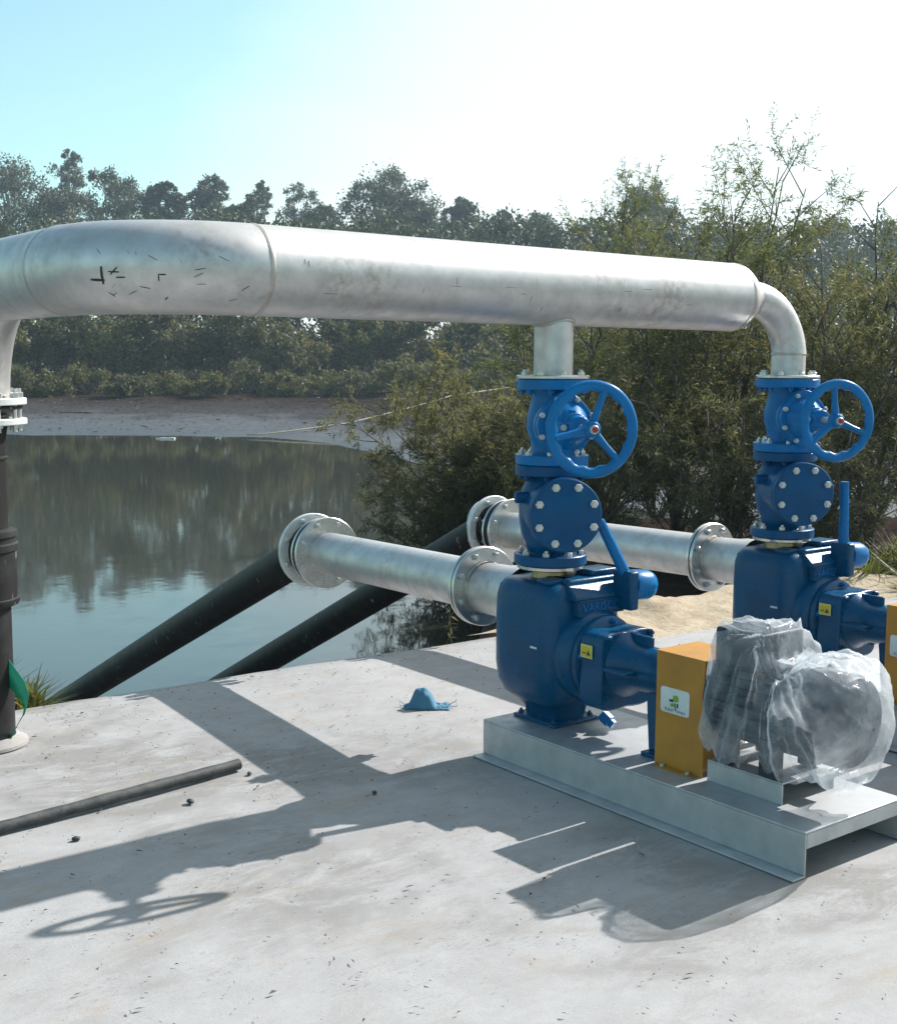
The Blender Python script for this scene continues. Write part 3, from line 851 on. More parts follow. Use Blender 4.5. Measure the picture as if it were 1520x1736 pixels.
    d = Vector((-.42 if lever_tilt else -.03, .28 if lever_tilt else 0, 1)).normalized()
    o = Vector((kx - .003, ky, kz + .05))
    MB().tube([o, o + d * .10, o + d * .20, o + d * (.235 if lever_tilt else .29)], [.022, .021, .0195, .018], 16).build('lever', 'blue_bright', ck, 50)
    # ---- stickers
    MB().box(-.058, .0, 0, .0016, -.024, .024).build('x', 'label_edge', None)
    lb = bpy.data.objects['x']; lb.name = 'warning_label'; lb.parent = bh
    lb.location = (AX - .1500, -.346, ZS + .055); lb.rotation_euler = (0, 0, R(-90))
    lb['label'] = 'small yellow warning sticker'
    q = MB().box(-.053, -.005, -.0006, -.0001, -.019, .019).build('yellow_field', 'label_yellow', lb, 0)
    MB().box(-.05, -.032, -.0012, -.0007, -.008, -.004).add([(-.028, -.001, -.013), (-.008, -.001, -.013), (-.018, -.001, .006)], [(0, 1, 2)]).build('warning_print', 'logo_dark', lb, 0)
    st = MB().box(-.0012, 0, -.018, .018, -.004, .004).build('label_strip', 'label_white', cas, 0); st.location = (cdx - .2012, -.10, .462)
    # ---- suction neck
    MB().lathe((0, .14, .604), (0, 1, -.02), [(0, .112), (.06, .112), (.10, .106), (.263, .103)], 44, caps=False).build('suction_neck', 'steel', root, 40)
    # ---- coupling guard
    gx0, gx1, gy0, gy1, gz1 = -.0696, .140, -.832 + gs, -.620 + gs, .538
    gd = MB()
    gd.box(gx0, gx0 + .003, gy0, gy1, .1405, gz1 - .003); gd.box(gx1 - .003, gx1, gy0, gy1, .1405, gz1 - .003)
    gd.box(gx0 + .0035, gx1 - .0035, gy0, gy0 + .003, .16, gz1 - .0035); gd.box(gx0 + .0035, gx1 - .0035, gy1 - .003, gy1, .47, gz1 - .0035)
    gd.box(gx0 - .0025, gx1 + .0025, gy0 - .003, gy1 + .003, gz1 - .0025, gz1)
    g = gd.build('coupling_guard', 'ochre', root, 30, .001)
    for xx in (gx0 - .03, gx1): MB().box(xx, xx + .03, gy0 + .02, gy1 - .02, .1405, .1435).build('guard_foot', 'ochre', g, 30)
    MB().lathe((gx0 - .016, gy1 - .05, .1435), (0, 0, 1), [(0, .010), (.009, .010)], 6).build('foot_bolt', 'zinc', g, 30)
    MB().lathe((gx0 - .016, gy0 + .05, .1435), (0, 0, 1), [(0, .010), (.009, .010)], 6).build('foot_bolt', 'zinc', g, 30)
    # maker's label on the guard
    ly, lz, hw_, hh, rr = -.706 + gs, .374, .064, .044, .012
    o2 = []
    for cx_, cz_, a0 in ((hw_ - rr, hh - rr, 0), (-hw_ + rr, hh - rr, 90), (-hw_ + rr, -hh + rr, 180), (hw_ - rr, -hh + rr, 270)):
        for k in range(6):
            a = R(a0 + 18 * k); o2.append((cx_ + rr * math.cos(a), cz_ + rr * math.sin(a)))
    lab = MB().prism(o2, 0, -.0012).build('maker_label', 'label_white', g, 0)
    lab.location = (gx0 - .0002, ly, lz); lab.rotation_euler = (0, 0, R(-90))
    lg = MB()
    blob = []
    for k in range(24):
        a = 2 * PI * k / 24; rr_ = .013 + .003 * math.cos(2 * a); blob.append((.004 + rr_ * math.cos(a) * .85, .010 + rr_ * math.sin(a) * 1.15))
    lg.prism(blob, -.0013, -.0018)
    blob = [(x * .7 - .013, (z - .010) * .55 - .014) for x, z in blob]; lg.prism(blob, -.0013, -.0018)
    lg.build('logo_fruit', 'logo_green', lab, 0)
    ld = MB(); ld.box(-.024, -.006, -.0019, -.0014, -.004, .005); ld.box(.008, .016, -.0019, -.0014, -.020, -.006); ld.box(-.0005, .0035, -.0019, -.0014, -.028, -.005)
    ld.build('logo_stem', 'logo_dark', lab, 0)
    text_mesh('Kelair Pumps', .017, 'logo_dark', 'label_lettering', lab, (0, -.0014, -.0315), (R(90), 0, 0), .0002, .25)
    # ---- motor mount and motor
    mz = .212
    mo = MB(); mo.box(-.0716, .20, -1.155, -.855, mz - .006, mz); mo.box(-.0716, -.0656, -1.155, -.855, .1405, mz - .0065); mo.box(.194, .20, -1.155, -.855, .1405, mz - .0065)
    mo.build('motor_mount', 'galv', root, 30, .0015)
    MB().box(.06, .14, -1.20, -1.1555, mz - .001, mz + .006).build('mount_tab', 'galv', root, 30, .0015)
    mm = MB().lathe((AX, -.845, ZS), (0, -1, 0), [(0, .10), (.01, .145), (.03, .145), (.035, .130), (.33, .130), (.335, .142), (.34, .146), (.47, .146), (.485, .138), (.49, .10)], 48).build('motor', 'motor', root, 35)
    for k in range(28):
        a = 2 * PI * k / 28
        if abs(a - PI / 2) < .5: continue
        if abs(a - 3 * PI / 2) < .35: continue
        rot = Matrix.Rotation(-a, 3, 'Y')
        MB().box(.1305, .147, -1.175, -.885, -.0025, .0025, rot, (AX, 0, ZS)).build('cooling_fin', 'motor', mm, 0)
    MB().box(AX - .115, AX + .10, -1.06, -.875, ZS + .118, ZS + .238).build('terminal_box', 'motor', mm, 30, .008, 2)
    for yy in (-.93, -1.10):
        for xx in (AX - .125, AX + .075): MB().box(xx, xx + .05, yy - .03, yy + .03, mz + .0065, ZS - .10).build('motor_foot', 'motor', mm, 30, .004)
    for yy in (-.93, -1.10):
        MB().lathe((AX - .108, yy, mz + .04), (0, 0, 1), [(0, .012), (.012, .012)], 6).build('bolt', 'zinc', mm, 30)
        MB().lathe((-.045, yy + .02, mz), (0, 0, 1), [(0, .010), (.012, .010)], 6).build('bolt', 'zinc', mm, 30)
    return root
pump_set((C1.x, C1.y, 0), 'blue self-priming pump on a folded steel base with ochre coupling guard, motor wrapped in plastic', True)
pump_set((C2.x, C2.y, 0), 'blue self-priming pump farther back, half hidden behind the plastic-wrapped motor', False, .035)

# ------------------------------------------------------------------ suction side
def suction(c, far, zf, hose_drop, lab1, lab2, turn):
    z0 = .604
    root = tag(empty('suction_pipe', c), lab1, 'pipe', 'steel suction pipes')
    a = Vector((0, .401, z0)); b = Vector((far[0], far[1], zf)); ax = (b - a).normalized(); Ln = (b - a).length
    rp = .103
    MB().tube([a - ax * .012, b], rp, 48, caps=False).build('pipe', 'steel', root, 60)
    def fl(p, s, rf, n=8):
        f = MB().ring(p, ax * s, rp - .004, rf, .016, 52).build('flange', 'steel_bright', root, 40)
        MB().bolts(p + ax * s * .016, ax * s, rf - .028, n, .013, -.001, .014, .5).build('flange_bolts', 'zinc', f, 30)
        MB().lathe(p - ax * s * .006, -ax * s, [(0, rp + .004), (.02, rp + .003), (.03, rp - .001)], 48, caps=False).build('weld_seam', 'weld', root, 60)
        return f
    fl(a + ax * .004, 1, .162)
    MB().ring(a + ax * .0035, -ax, rp, .158, .006, 52).build('gasket', 'rubber', root, 40)
    fl(a - ax * .003, -1, .162)
    fl(b - ax * .018, -1, .178)
    # plastic stub with its backing ring, then the hose
    hr = tag(empty('suction_hose', Vector(c) + b), lab2, 'pipe', 'black suction hoses running down to the pond')
    d = Vector((ax.x + turn, ax.y, -hose_drop)).normalized()
    pth = [ax * .008, ax * .135]
    mid = ax * .135
    for k in range(5):
        dd = (ax * (1 - (k + 1) / 5) + d * ((k + 1) / 5)).normalized(); mid = mid + dd * .012; pth.append(mid)
    pth += [mid + d * 3.2, mid + d * 7.0]
    MB().tube(pth, .099, 40).build('hose', 'hdpe', hr, 60)
    MB().lathe(ax * .002, ax, [(0, .165), (.020, .165), (.024, .15), (.05, .12), (.10, .114), (.104, .140), (.128, .140), (.134, .10)], 48).build('stub_flange', 'hdpe', hr, 40)
    MB().ring(ax * .024, ax, .128, .170, .014, 52).build('backing_ring', 'steel_bright', hr, 40)
    MB().bolts(ax * .038, ax, .148, 8, .014, -.001, .018, .5).build('ring_bolts', 'zinc', hr, 30)
    MB().ring(ax * .120, ax, .10, .186, .022, 56).build('backing_ring', 'backing', hr, 40)
    MB().bolts(ax * .142, ax, .160, 8, .015, -.001, .02, .5).build('ring_bolts', 'zinc', hr, 30)
    MB().bolts(ax * .120, -ax, .160, 8, .014, -.001, .018, .5).build('ring_bolts', 'zinc', hr, 30)
    MB().ring(ax * .152, (ax + d), .095, .165, .016, 52).build('backing_ring', 'backing', hr, 40)
suction((C1.x, C1.y, 0), (.091, 1.75), .569, .42, 'bolted stainless suction pipe leading from the near pump to the left over the pond', 'black hose dropping from the bolted flange at the end of the near suction pipe', 0)
suction((C2.x, C2.y, 0), (-.030, 1.83), .580, .50, 'bolted stainless suction pipe of the far pump, partly behind the near pump', 'black hose passing behind the near suction pipe, second of the two hoses', 0)

# ------------------------------------------------------------------ plastic bag over the first motor
def plastic_bag():
    o = Vector((C1.x, C1.y, 0)); ax = .030
    yA, yB = -.858, -1.400
    nu, nt = 120, 150
    v, f = [], []
    def sm(a, b, x):
        t = min(1, max(0, (x - a) / (b - a))); return t * t * (3 - 2 * t)
    for i in range(nu + 1):
        u = i / nu
        y = yA + (yB - yA) * (u if u < .93 else .93 + .07 * math.sin((u - .93) / .07 * PI / 2))
        # half width, top and bottom of the section along the motor
        box = sm(.0, .03, u) * (1 - sm(.37, .49, u))
        knot = math.exp(-((u - .50) / .06) ** 2)
        topz = .420 + .175 + .072 * box + .018 * box * u / .4 - .045 * knot + .022 * sm(.55, .75, u)
        halfw = .165 + .030 * sm(.02, .25, u) - .030 * knot + .010 * sm(.55, .78, u)
        botz = .232 + .022 * math.sin(u * 19) + .016 * math.sin(u * 47 + 1) + .012 * sm(.55, .8, u)
        if u > .80:
            k = k_end = max(.02, math.sqrt(max(0, 1 - ((u - .80) / .20) ** 2)))
            mz_ = .425; topz = mz_ + (topz - mz_) * k; halfw *= k; botz = mz_ - (mz_ - botz) * k
        if u < .03:
            k = .62 + .38 * math.sqrt(u / .03); halfw *= k; topz = .42 + (topz - .42) * (.75 + .25 * math.sqrt(u / .03))
        cz = (topz + botz) / 2; hz = (topz - botz) / 2
        pe = 2.6 + 2.4 * box
        for j in range(nt):
            th = 2 * PI * j / nt; c, s = math.cos(th), math.sin(th)
            x = halfw * math.copysign(abs(c) ** (2 / pe), c); z = hz * math.copysign(abs(s) ** (2 / pe), s)
            x *= 1 - box * (.36 * min(1, max(0, (z + hz * .75) / (hz * 1.2))) - .06)
            # folds radiating from the knot at the top middle
            du = (u - .50) * 1.45; dv = (th - 2.05) if th > -.5 else th
            if dv > PI: dv -= 2 * PI
            dist = math.hypot(du * 1.6, dv * .42); ang = math.atan2(dv * .42, du * 1.6)
            fold = (1 - 2 * abs(math.sin(ang * 6.5 + 2.2 * mnoise.noise((u * 3, th, 0))))) * .55 + (1 - 2 * abs(math.sin(ang * 15 + 3 * mnoise.noise((u * 4, th * 1.3, 4))))) * .4
            amp = .016 * sm(.0, .16, dist) * (1 - .55 * sm(.5, 1.3, dist))
            cr_ = 1 - abs(mnoise.noise((x * 8, y * 8, z * 8 + 3))) * 2.2
            cr2 = 1 - abs(mnoise.noise((x * 19 + 9, y * 19, z * 19))) * 2.2
            off = fold * amp + max(0, cr_) * .012 + max(0, cr2) * .006
            if u > .80: off *= sm(.05, .6, k_end)
            k = 1 + off / max(.08, math.hypot(x, z))
            v.append((o.x + ax + x * k, o.y + y + .010 * mnoise.noise((x * 14, y * 14, z * 14)), cz + z * k))
    for i in range(nu):
        for j in range(nt):
            th = 2 * PI * (j + .5) / nt
            if 3.95 < th < 5.35 and .04 < i / nu < .62: continue        # open hem underneath
            j2 = (j + 1) % nt
            f.append((i * nt + j, i * nt + j2, (i + 1) * nt + j2, (i + 1) * nt + j))
    m = MB(); m.v, m.f = v, f
    b = m.build('plastic_bag', 'bag', None, 180)
    tag(b, 'crinkled clear plastic bag knotted over the motor of the near pump', 'plastic bag')
    # gathered knot
    kn = MB(); kc = Vector((o.x + .0, o.y + yA + (yB - yA) * .50, .575))
    rnd = random.Random(3)
    for k in range(16):
        a = rnd.uniform(0, 2 * PI); e = rnd.uniform(-.2, .9); d = Vector((math.cos(a), math.sin(a), e)).normalized(); l = rnd.uniform(.03, .075)
        side = d.cross(Vector((rnd.uniform(-1, 1), rnd.uniform(-1, 1), rnd.uniform(-1, 1)))).normalized()
        w = rnd.uniform(.010, .022)
        pts = [kc, kc + d * l * .4 + side * w * .6, kc + d * l + side * w, kc + d * l * 1.05 - side * w * .5, kc + d * l * .45 - side * w * .5]
        kn.add(pts, [(0, 1, 2), (0, 2, 3), (0, 3, 4)])
    kn.build('knot', 'bag', b, 180)
plastic_bag()

# ------------------------------------------------------------------ small things on the slab
def rod():
    p0 = Vector((.55, 3.84, .0)); p1 = Vector((2.165, 4.033, .0)); d = p1 - p0
    root = tag(empty('iron_bar', p0), 'dark round bar lying on the slab in front of the black upright pipe', 'bar')
    pts = [Vector((d.x * t, d.y * t + .006 * math.sin(t * 7), .0215 + .0015 * math.sin(t * 11))) for t in [k / 24 for k in range(25)]]
    MB().tube(pts, [.0205 + .0012 * math.sin(k * 2.1) for k in range(25)], 14).build('bar', 'rod', root, 60)
rod()

def cloth():
    c = Vector((3.24, 4.30, 0)); m = MB(); v, f = [], []
    nx, ny = 34, 26
    r = Vector((.7888, -.6147, 0)); b = Vector((.6147, .7888, 0))
    for j in range(ny + 1):
        for i in range(nx + 1):
            s, t = i / nx * 2 - 1, j / ny * 2 - 1
            h = .068 * max(0, 1 - ((s + .22) / .62) ** 2) * max(0, 1 - t * t) ** .8 + .012 * max(0, 1 - s * s) * (1 - t * t)
            h += (.02 * abs(mnoise.noise((s * 3, t * 3, 8))) + .010 * abs(mnoise.noise((s * 8, t * 7, 3)))) * (1 - t * t)
            p = c + r * (s * .098 + .012 * mnoise.noise((s * 2, t * 2, 1))) + b * (t * .05 + .012 * mnoise.noise((s * 2, t * 2, 5)))
            v.append((p.x, p.y, h + .0015))
    f = [(j * (nx + 1) + i, j * (nx + 1) + i + 1, (j + 1) * (nx + 1) + i + 1, (j + 1) * (nx + 1) + i) for j in range(ny) for i in range(nx)]
    m.v, m.f = v, f
    o = m.build('blue_cloth', 'cloth', None, 180)
    s = o.modifiers.new('thick', 'SOLIDIFY'); s.thickness = .002
    tag(o, 'crumpled light blue cloth lying on the bright concrete beside the near pump', 'cloth')
    e = MB()
    e.tube([c + r * -.095 + Vector((0, 0, .006)), c + r * -.125 + b * .02 + Vector((0, 0, .022)), c + r * -.12 + Vector((0, 0, .004)), c + r * -.085 - b * .01 + Vector((0, 0, .008))], .0018, 5)
    e.tube([c + r * .09 + Vector((0, 0, .008)), c + r * .125 + b * .015 + Vector((0, 0, .024)), c + r * .13 + Vector((0, 0, .004)), c + r * .08 - b * .012 + Vector((0, 0, .008))], .0018, 5)
    e.build('ear_loop', 'cloth', o, 60)
cloth()

def clod(name, label, cat, x, y, s, mat, seed, group=None):
    m = MB(); rnd = random.Random(seed)
    bm = bmesh.new(); bmesh.ops.create_icosphere(bm, subdivisions=2, radius=1)
    for q in bm.verts:
        k = 1 + .45 * mnoise.noise(q.co * 1.3 + Vector((seed * 3.7, 0, 0)))
        q.co = Vector((q.co.x * k * 1.25, q.co.y * k, q.co.z * k * .7)) * s
    z0 = min(q.co.z for q in bm.verts)
    me = bpy.data.meshes.new(name); bm.to_mesh(me); bm.free()
    o = link(name, me, mat, None, 60); o.location = (x, y, -z0 - .004); o.rotation_euler = (0, 0, seed)
    tag(o, label, cat, group)
clod('dirt_clod', 'small dark clod on the slab just below the end of the round bar', 'clod', 2.17, 3.965, .009, 'rod', 1)
clod('dirt_clod', 'greenish clod on the slab in front of the middle of the round bar', 'clod', 1.86, 3.82, .012, 'rod', 2)
clod('dirt_clod', 'greenish clod on the sunlit slab between the bar and the long pipe shadow', 'clod', 1.42, 3.73, .011, 'rod', 3)
clod('dirt_clod', 'dark pebble in the pipe shadow in the middle of the slab', 'clod', 2.42, 3.52, .009, 'rod', 4)

def litter():
    rnd = np.random.default_rng(11); q = []
    for k in range(4200):
        x = rnd.uniform(-1, 6.5); y = 5.25 - 4.6 * rnd.random() ** 1.6
        s = rnd.uniform(.0012, .0042) * (1 if rnd.random() < .93 else 2.0); a = rnd.uniform(0, PI); el = rnd.uniform(1, 3.2)
        d = np.array([math.cos(a), math.sin(a)]) * s * el; n = np.array([-math.sin(a), math.cos(a)]) * s * .5
        z = .0035; t = rnd.uniform(0, .006)
        q += [(x - d[0], y - d[1], z), (x + n[0], y + n[1], z + t), (x + d[0], y + d[1], z), (x - n[0], y - n[1], z + t * .3)]
    o = link('leaf_litter', np_mesh('leaf_litter', q, 4), 'litter', None, 0)
    tag(o, 'scattered specks of dry leaf and twig on the slab', 'leaf litter', kind='stuff')
litter()

# ------------------------------------------------------------------ plants
def rnd_unit(rng, n):
    v = rng.normal(size=(n, 3)); return v / np.linalg.norm(v, axis=1)[:, None]

def leaf_quads(P, Dn, Ln, Wd, rng):
    """long diamond leaves: P base points, Dn unit directions"""
    n = len(P); sd = np.cross(Dn, rnd_unit(rng, n)); sd /= np.linalg.norm(sd, axis=1)[:, None] + 1e-9
    mid = P + Dn * (Ln * .45)[:, None]; tip = P + Dn * Ln[:, None]
    tip[:, 2] -= Ln * .12
    w = (Wd * .5)[:, None]
    return np.stack([P, mid + sd * w, tip, mid - sd * w], axis=1).reshape(-1, 3)

def shrub(L, D, h, spread, label, seed, mat='leaf_wattle', lean=(0, 0), stems=8, up=1.0, dens=1.0, lsize=1.0, name='wattle_shrub', cat='shrub', zoff=0.0, group='shrubs growing on the near bank behind the pumps', bfac=.27, low=.06):
    rng = np.random.default_rng(seed)
    z0 = gz(L, D) - .05 + zoff; base = at(L, D, z0)
    root = tag(empty(name, base), label, cat, group)
    wood = MB(); leaves = []
    ln = np.array([RT[0] * lean[0] + FH[0] * lean[1], RT[1] * lean[0] + FH[1] * lean[1], 0])
    for s in range(stems):
        az = 2 * PI * (s + rng.uniform(-.3, .3)) / stems
        out = rng.uniform(.25, 1.0) * spread
        hh = h * rng.uniform(.68, 1.02) * (1 - .25 * (out / spread) ** 2)
        p = np.array([rng.uniform(-.12, .12), rng.uniform(-.12, .12), 0]); pts = [p]
        nseg = 9
        wob = rng.normal(size=3) * .05
        for k in range(1, nseg + 1):
            t = k / nseg
            q = np.array([math.cos(az) * out * t ** 1.25, math.sin(az) * out * t ** 1.25, hh * (t ** (1 / up))]) + ln * t ** 1.3 + wob * math.sin(t * 5) + rng.normal(size=3) * .02
            pts.append(q)
        r0 = .012 + .010 * h / 3
        wood.tube(pts, [r0 * (1 - .8 * k / nseg) for k in range(nseg + 1)], 5)
        nb = int((19 if lsize > 1.1 else 14) * dens)
        for b in range(nb):
            t = low + (1 - low) * (b + rng.uniform(0, 1)) / nb
            i = min(int(t * nseg), nseg - 1); fr = t * nseg - i
            p0 = pts[i] * (1 - fr) + pts[i + 1] * fr
            sd = pts[i + 1] - pts[i]; sd = sd / np.linalg.norm(sd)
            v = rnd_unit(rng, 1)[0]; v = v - sd * v.dot(sd); v /= np.linalg.norm(v)
            d = sd * .55 + v * .75 + np.array([0, 0, .18]); d /= np.linalg.norm(d)
            bl = h * bfac * (1.1 - .6 * t) * rng.uniform(.6, 1.25)
            bp = [p0, p0 + d * bl * .5 + np.array([0, 0, .02]), p0 + d * bl + np.array([0, 0, rng.uniform(-.10, .08)])]
            wood.tube(bp, [.008, .005, .0025], 3, caps=False)
            nt_ = max(4, int(9 * bl / .6))
            for w in range(nt_):
                tt = rng.uniform(.3, 1.0) ** .7
                q0 = bp[0] * (1 - tt) ** 2 + 2 * bp[1] * tt * (1 - tt) + bp[2] * tt ** 2
                td = d * .6 + rnd_unit(rng, 1)[0] * .7 + np.array([0, 0, .15]); td /= np.linalg.norm(td)
                tl = rng.uniform(.10, .26) * (.7 + h / 8)
                nl = int(rng.uniform(15, 27))
                ts = np.linspace(.1, 1, nl)[:, None]
                P = q0 + td * tl * ts + rng.normal(size=(nl, 3)) * .006
                dn = td * .65 + rnd_unit(rng, nl) * .75; dn /= np.linalg.norm(dn, axis=1)[:, None]
                leaves.append(leaf_quads(P, dn, rng.uniform(.035, .08, nl) * lsize, rng.uniform(.0065, .0125, nl) * lsize, rng))
    wood.build('trunk', 'bark', root, 180)
    link('crown', np_mesh('crown', np.concatenate(leaves), 4), mat, root, 0)
    return root

def clump_leaves(c, rad, n, size, rng, flat=.8, shell=.55, jit=.11):
    d = rnd_unit(rng, n); r = (shell + (1 - shell) * rng.random(n)) ** .7
    P = c + d * (r * rad)[:, None] * np.array([1, 1, flat])
    P += rng.normal(size=(n, 3)) * rad * jit
    a = rnd_unit(rng, n) + d * .5; a /= np.linalg.norm(a, axis=1)[:, None]
    b = np.cross(a, rnd_unit(rng, n)); b /= np.linalg.norm(b, axis=1)[:, None] + 1e-9
    s = (size * rng.uniform(.55, 1.3, n))[:, None]
    return np.stack([P - a * s * .7, P + b * s * .32, P + a * s * .7, P - b * s * .32], axis=1).reshape(-1, 3)

def tree(L, D, ztop, rad, label, seed, mat='leaf_gum', name='gum_tree', clumps=16, flat=.62, leaf=.34, per=150, openness=1.0, bare=.35, group=None, cat='tree', bark='bark_pale'):
    rng = np.random.default_rng(seed)
    z0 = gz(L, D) - .1; base = at(L, D, z0); h = ztop - z0
    bare = max(bare, 1 - 2.5 * rad / h)         # crown no deeper than it is wide
    root = tag(empty(name, base), label, cat, group)
    wood = MB(); leaves = []
    tr = h * .016 + .05
    tp = [np.array([0, 0, 0.])]
    for k in range(1, 7):
        t = k / 6; tp.append(np.array([rng.normal() * .025 * h * t, rng.normal() * .025 * h * t, h * .80 * t]))
    wood.tube(tp, [tr * (1 - .75 * k / 6) for k in range(7)], 7)
    for k in range(clumps):
        t = bare + (1 - bare) * (k + rng.uniform(.2, .8)) / clumps
        tt_ = (t - bare) / (1 - bare); wdt = (1 - .68 * tt_ ** 2.2) * (.55 + .45 * min(1, tt_ * 3))
        az = rng.uniform(0, 2 * PI); rr = rad * wdt * math.sqrt(rng.uniform(.1, 1))
        cr_ = rad * rng.uniform(.32, .52) * openness * (1 - .3 * tt_ ** 2)
        c = np.array([math.cos(az) * rr, math.sin(az) * rr, h * t - cr_ * flat * (1 if t > .9 else .3)])
        ti = max(.25, t - rng.uniform(.15, .3)); i = min(int(ti / .80 * 6), 5)
        p0 = tp[i]; midp = (p0 + c) / 2 + np.array([0, 0, -.06 * h * .3])
        wood.tube([p0, midp, c], [tr * .42, tr * .28, tr * .12], 5, caps=False)
        for j in range(7):
            cc = c + rnd_unit(rng, 1)[0] * cr_ * 1.1 * np.array([1, 1, .75]); r2 = cr_ * rng.uniform(.34, .66)
            leaves.append(clump_leaves(cc, r2, int(per * .72 * rng.uniform(.6, 1.2)), leaf, rng, min(.95, flat + .2), .15, .24))
    wood.build('trunk', bark, root, 180)
    link('crown', np_mesh('crown', np.concatenate(leaves), 4), mat, root, 0)
    return root

def bush(L, D, ztop, rad, label, seed, mat='leaf_olive', leaf=.17, n=30, per=110, group=None, name='bank_bush'):
    rng = np.random.default_rng(seed)
    z0 = gz(L, D) - .1; base = at(L, D, z0); h = ztop - z0
    root = tag(empty(name, base), label, 'bush', group)
    wood = MB(); leaves = []
    for k in range(n):
        az = rng.uniform(0, 2 * PI); rr = rad * math.sqrt(rng.random()) * .85
        zz = h * (.10 + .90 * (1 - (rr / rad) ** 2 * .55) * rng.uniform(.25, 1) ** .7)
        cr_ = rad * rng.uniform(.16, .34)
        c = np.array([math.cos(az) * rr, math.sin(az) * rr, max(cr_ * .35, zz - cr_)])
        leaves.append(clump_leaves(c, cr_, per, leaf, rng, .95, .3))
        if k % 3 == 0: wood.tube([np.array([rng.normal() * .1, rng.normal() * .1, 0]), c * np.array([.5, .5, .55]), c], [.06, .04, .015], 4, caps=False)
    wood.build('trunk', 'bark', root, 180)
    link('crown', np_mesh('crown', np.concatenate(leaves), 4), mat, root, 0)
    return root

# near shrubs -------------------------------------------------------------
NEAR = [
    # L, D, height, spread, lean, stems, up, dens, mat, label
    (.85, 16.2, 3.3, 1.5, (-.75, 0), 12, 1.0, 1.35, 'leaf_wattle', 'olive shrub left of the first pump\'s valves, overhanging the water'),
    (.62, 16.4, 2.0, 1.5, (-.9, .1), 12, .9, 1.3, 'leaf_dark', 'low sprawling shrub over the pond above the end of the near suction pipe'),
    (1.45, 12.3, 3.1, 1.0, (.05, 0), 10, 1.15, 1.0, 'leaf_willow', 'leafy shrub rising between the two columns of valves, left one'),
    (2.05, 11.2, 3.0, .9, (0, 0), 9, 1.1, 1.0, 'leaf_wattle', 'dark-stemmed shrub just right of the first handwheel'),
    (2.75, 12.2, 4.0, .85, (.1, 0), 10, 1.15, 1.1, 'leaf_willow', 'tall wispy shrub whose tip stands above the right end of the steel pipe'),
    (3.25, 11.0, 3.2, .85, (.15, 0), 9, 1.1, 1.0, 'leaf_wattle', 'thick shrub directly behind the second pump\'s valves'),
    (3.95, 11.8, 3.4, .9, (.1, 0), 10, 1.15, 1.15, 'leaf_willow', 'feathery shrub at the right edge behind the second handwheel'),
    (4.7, 11.3, 3.0, 1.0, (0, 0), 9, 1.1, 1.0, 'leaf_wattle', 'rounded shrub cut by the right edge of the picture'),
    (2.4, 14.5, 3.5, 1.2, (0, 0), 9, 1.1, 1.0, 'leaf_dark', 'darker shrub standing behind the others near the water'),
    (1.25, 10.6, 1.7, .9, (-.1, 0), 9, .9, 1.0, 'leaf_dark', 'low twiggy shrub filling the gap under the first pump\'s handwheel'),
    (2.35, 10.4, 1.8, .9, (0, 0), 9, .9, 1.0, 'leaf_wattle', 'low dense shrub between the two pumps, above the far suction pipe'),
    (3.0, 10.0, 1.5, .8, (.1, 0), 8, .9, 1.0, 'leaf_dark', 'low shrub behind the lever of the second pump'),
    (1.25, 15.6, 2.5, 1.2, (-.3, 0), 11, .9, 1.3, 'leaf_wattle', 'bushy shrub on the bank directly above the far hose flange'),
]
for i, (L, D, h, sp, ln, ns, up, de, mt, lb) in enumerate(NEAR):
    shrub(L, D, h, sp, lb, 100 + i, mt, ln, ns, up, de, 1.35 if D > 15 else 1.0)

def grass_tuft(x, y, z, h, rad, n, seed, label, group=None, mat='grass', w=.008):
    rng = np.random.default_rng(seed); q = []
    for k in range(n):
        a = rng.uniform(0, 2 * PI); r0 = rad * .35 * math.sqrt(rng.random()); az = rng.uniform(0, 2 * PI)
        b = np.array([math.cos(a) * r0, math.sin(a) * r0, 0]); hh = h * rng.uniform(.5, 1); lean_ = rad * rng.uniform(.3, 1)
        d = np.array([math.cos(az), math.sin(az), 0]); sd = np.array([-d[1], d[0], 0]) * w * rng.uniform(.6, 1.2)
        p1 = b + d * lean_ * .35 + np.array([0, 0, hh * .65]); p2 = b + d * lean_ + np.array([0, 0, hh * rng.uniform(.75, 1.05)])
        q += [b - sd, b + sd, p1 + sd * .8, p1 - sd * .8, p1 - sd * .8, p1 + sd * .8, p2 + sd * .1, p2 - sd * .1]
    o = link('grass_tuft', np_mesh('grass_tuft', q, 4), mat, None, 0); o.location = (x, y, z)
    tag(o, label, 'grass', group)
grass_tuft(1.93, 5.62, -.16, .24, .22, 160, 1, 'small grass tuft at the slab edge where the near hose disappears')
grass_tuft(1.70, 5.66, -.14, .30, .26, 170, 2, 'yellowish grass tuft beside the foot of the black upright pipe')
for i, (L, D, lb) in enumerate(((2.55, 8.6, 'strappy grass tuft behind the second pump, beside its lever'), (2.95, 8.9, 'taller strappy grass tuft at the right edge behind the second pump'),
                                (3.3, 8.4, 'strappy grass tuft at the right edge above the second ochre guard'), (2.2, 9.4, 'strappy grass tuft in the shade under the right-hand shrubs'), (3.5, 9.6, 'strappy grass tuft farthest right under the shrubs'))):
    p = at(L, D, gz(L, D) - .05); grass_tuft(p.x, p.y, p.z, .5, .42, 190, 20 + i, lb, None, 'grass', .010)

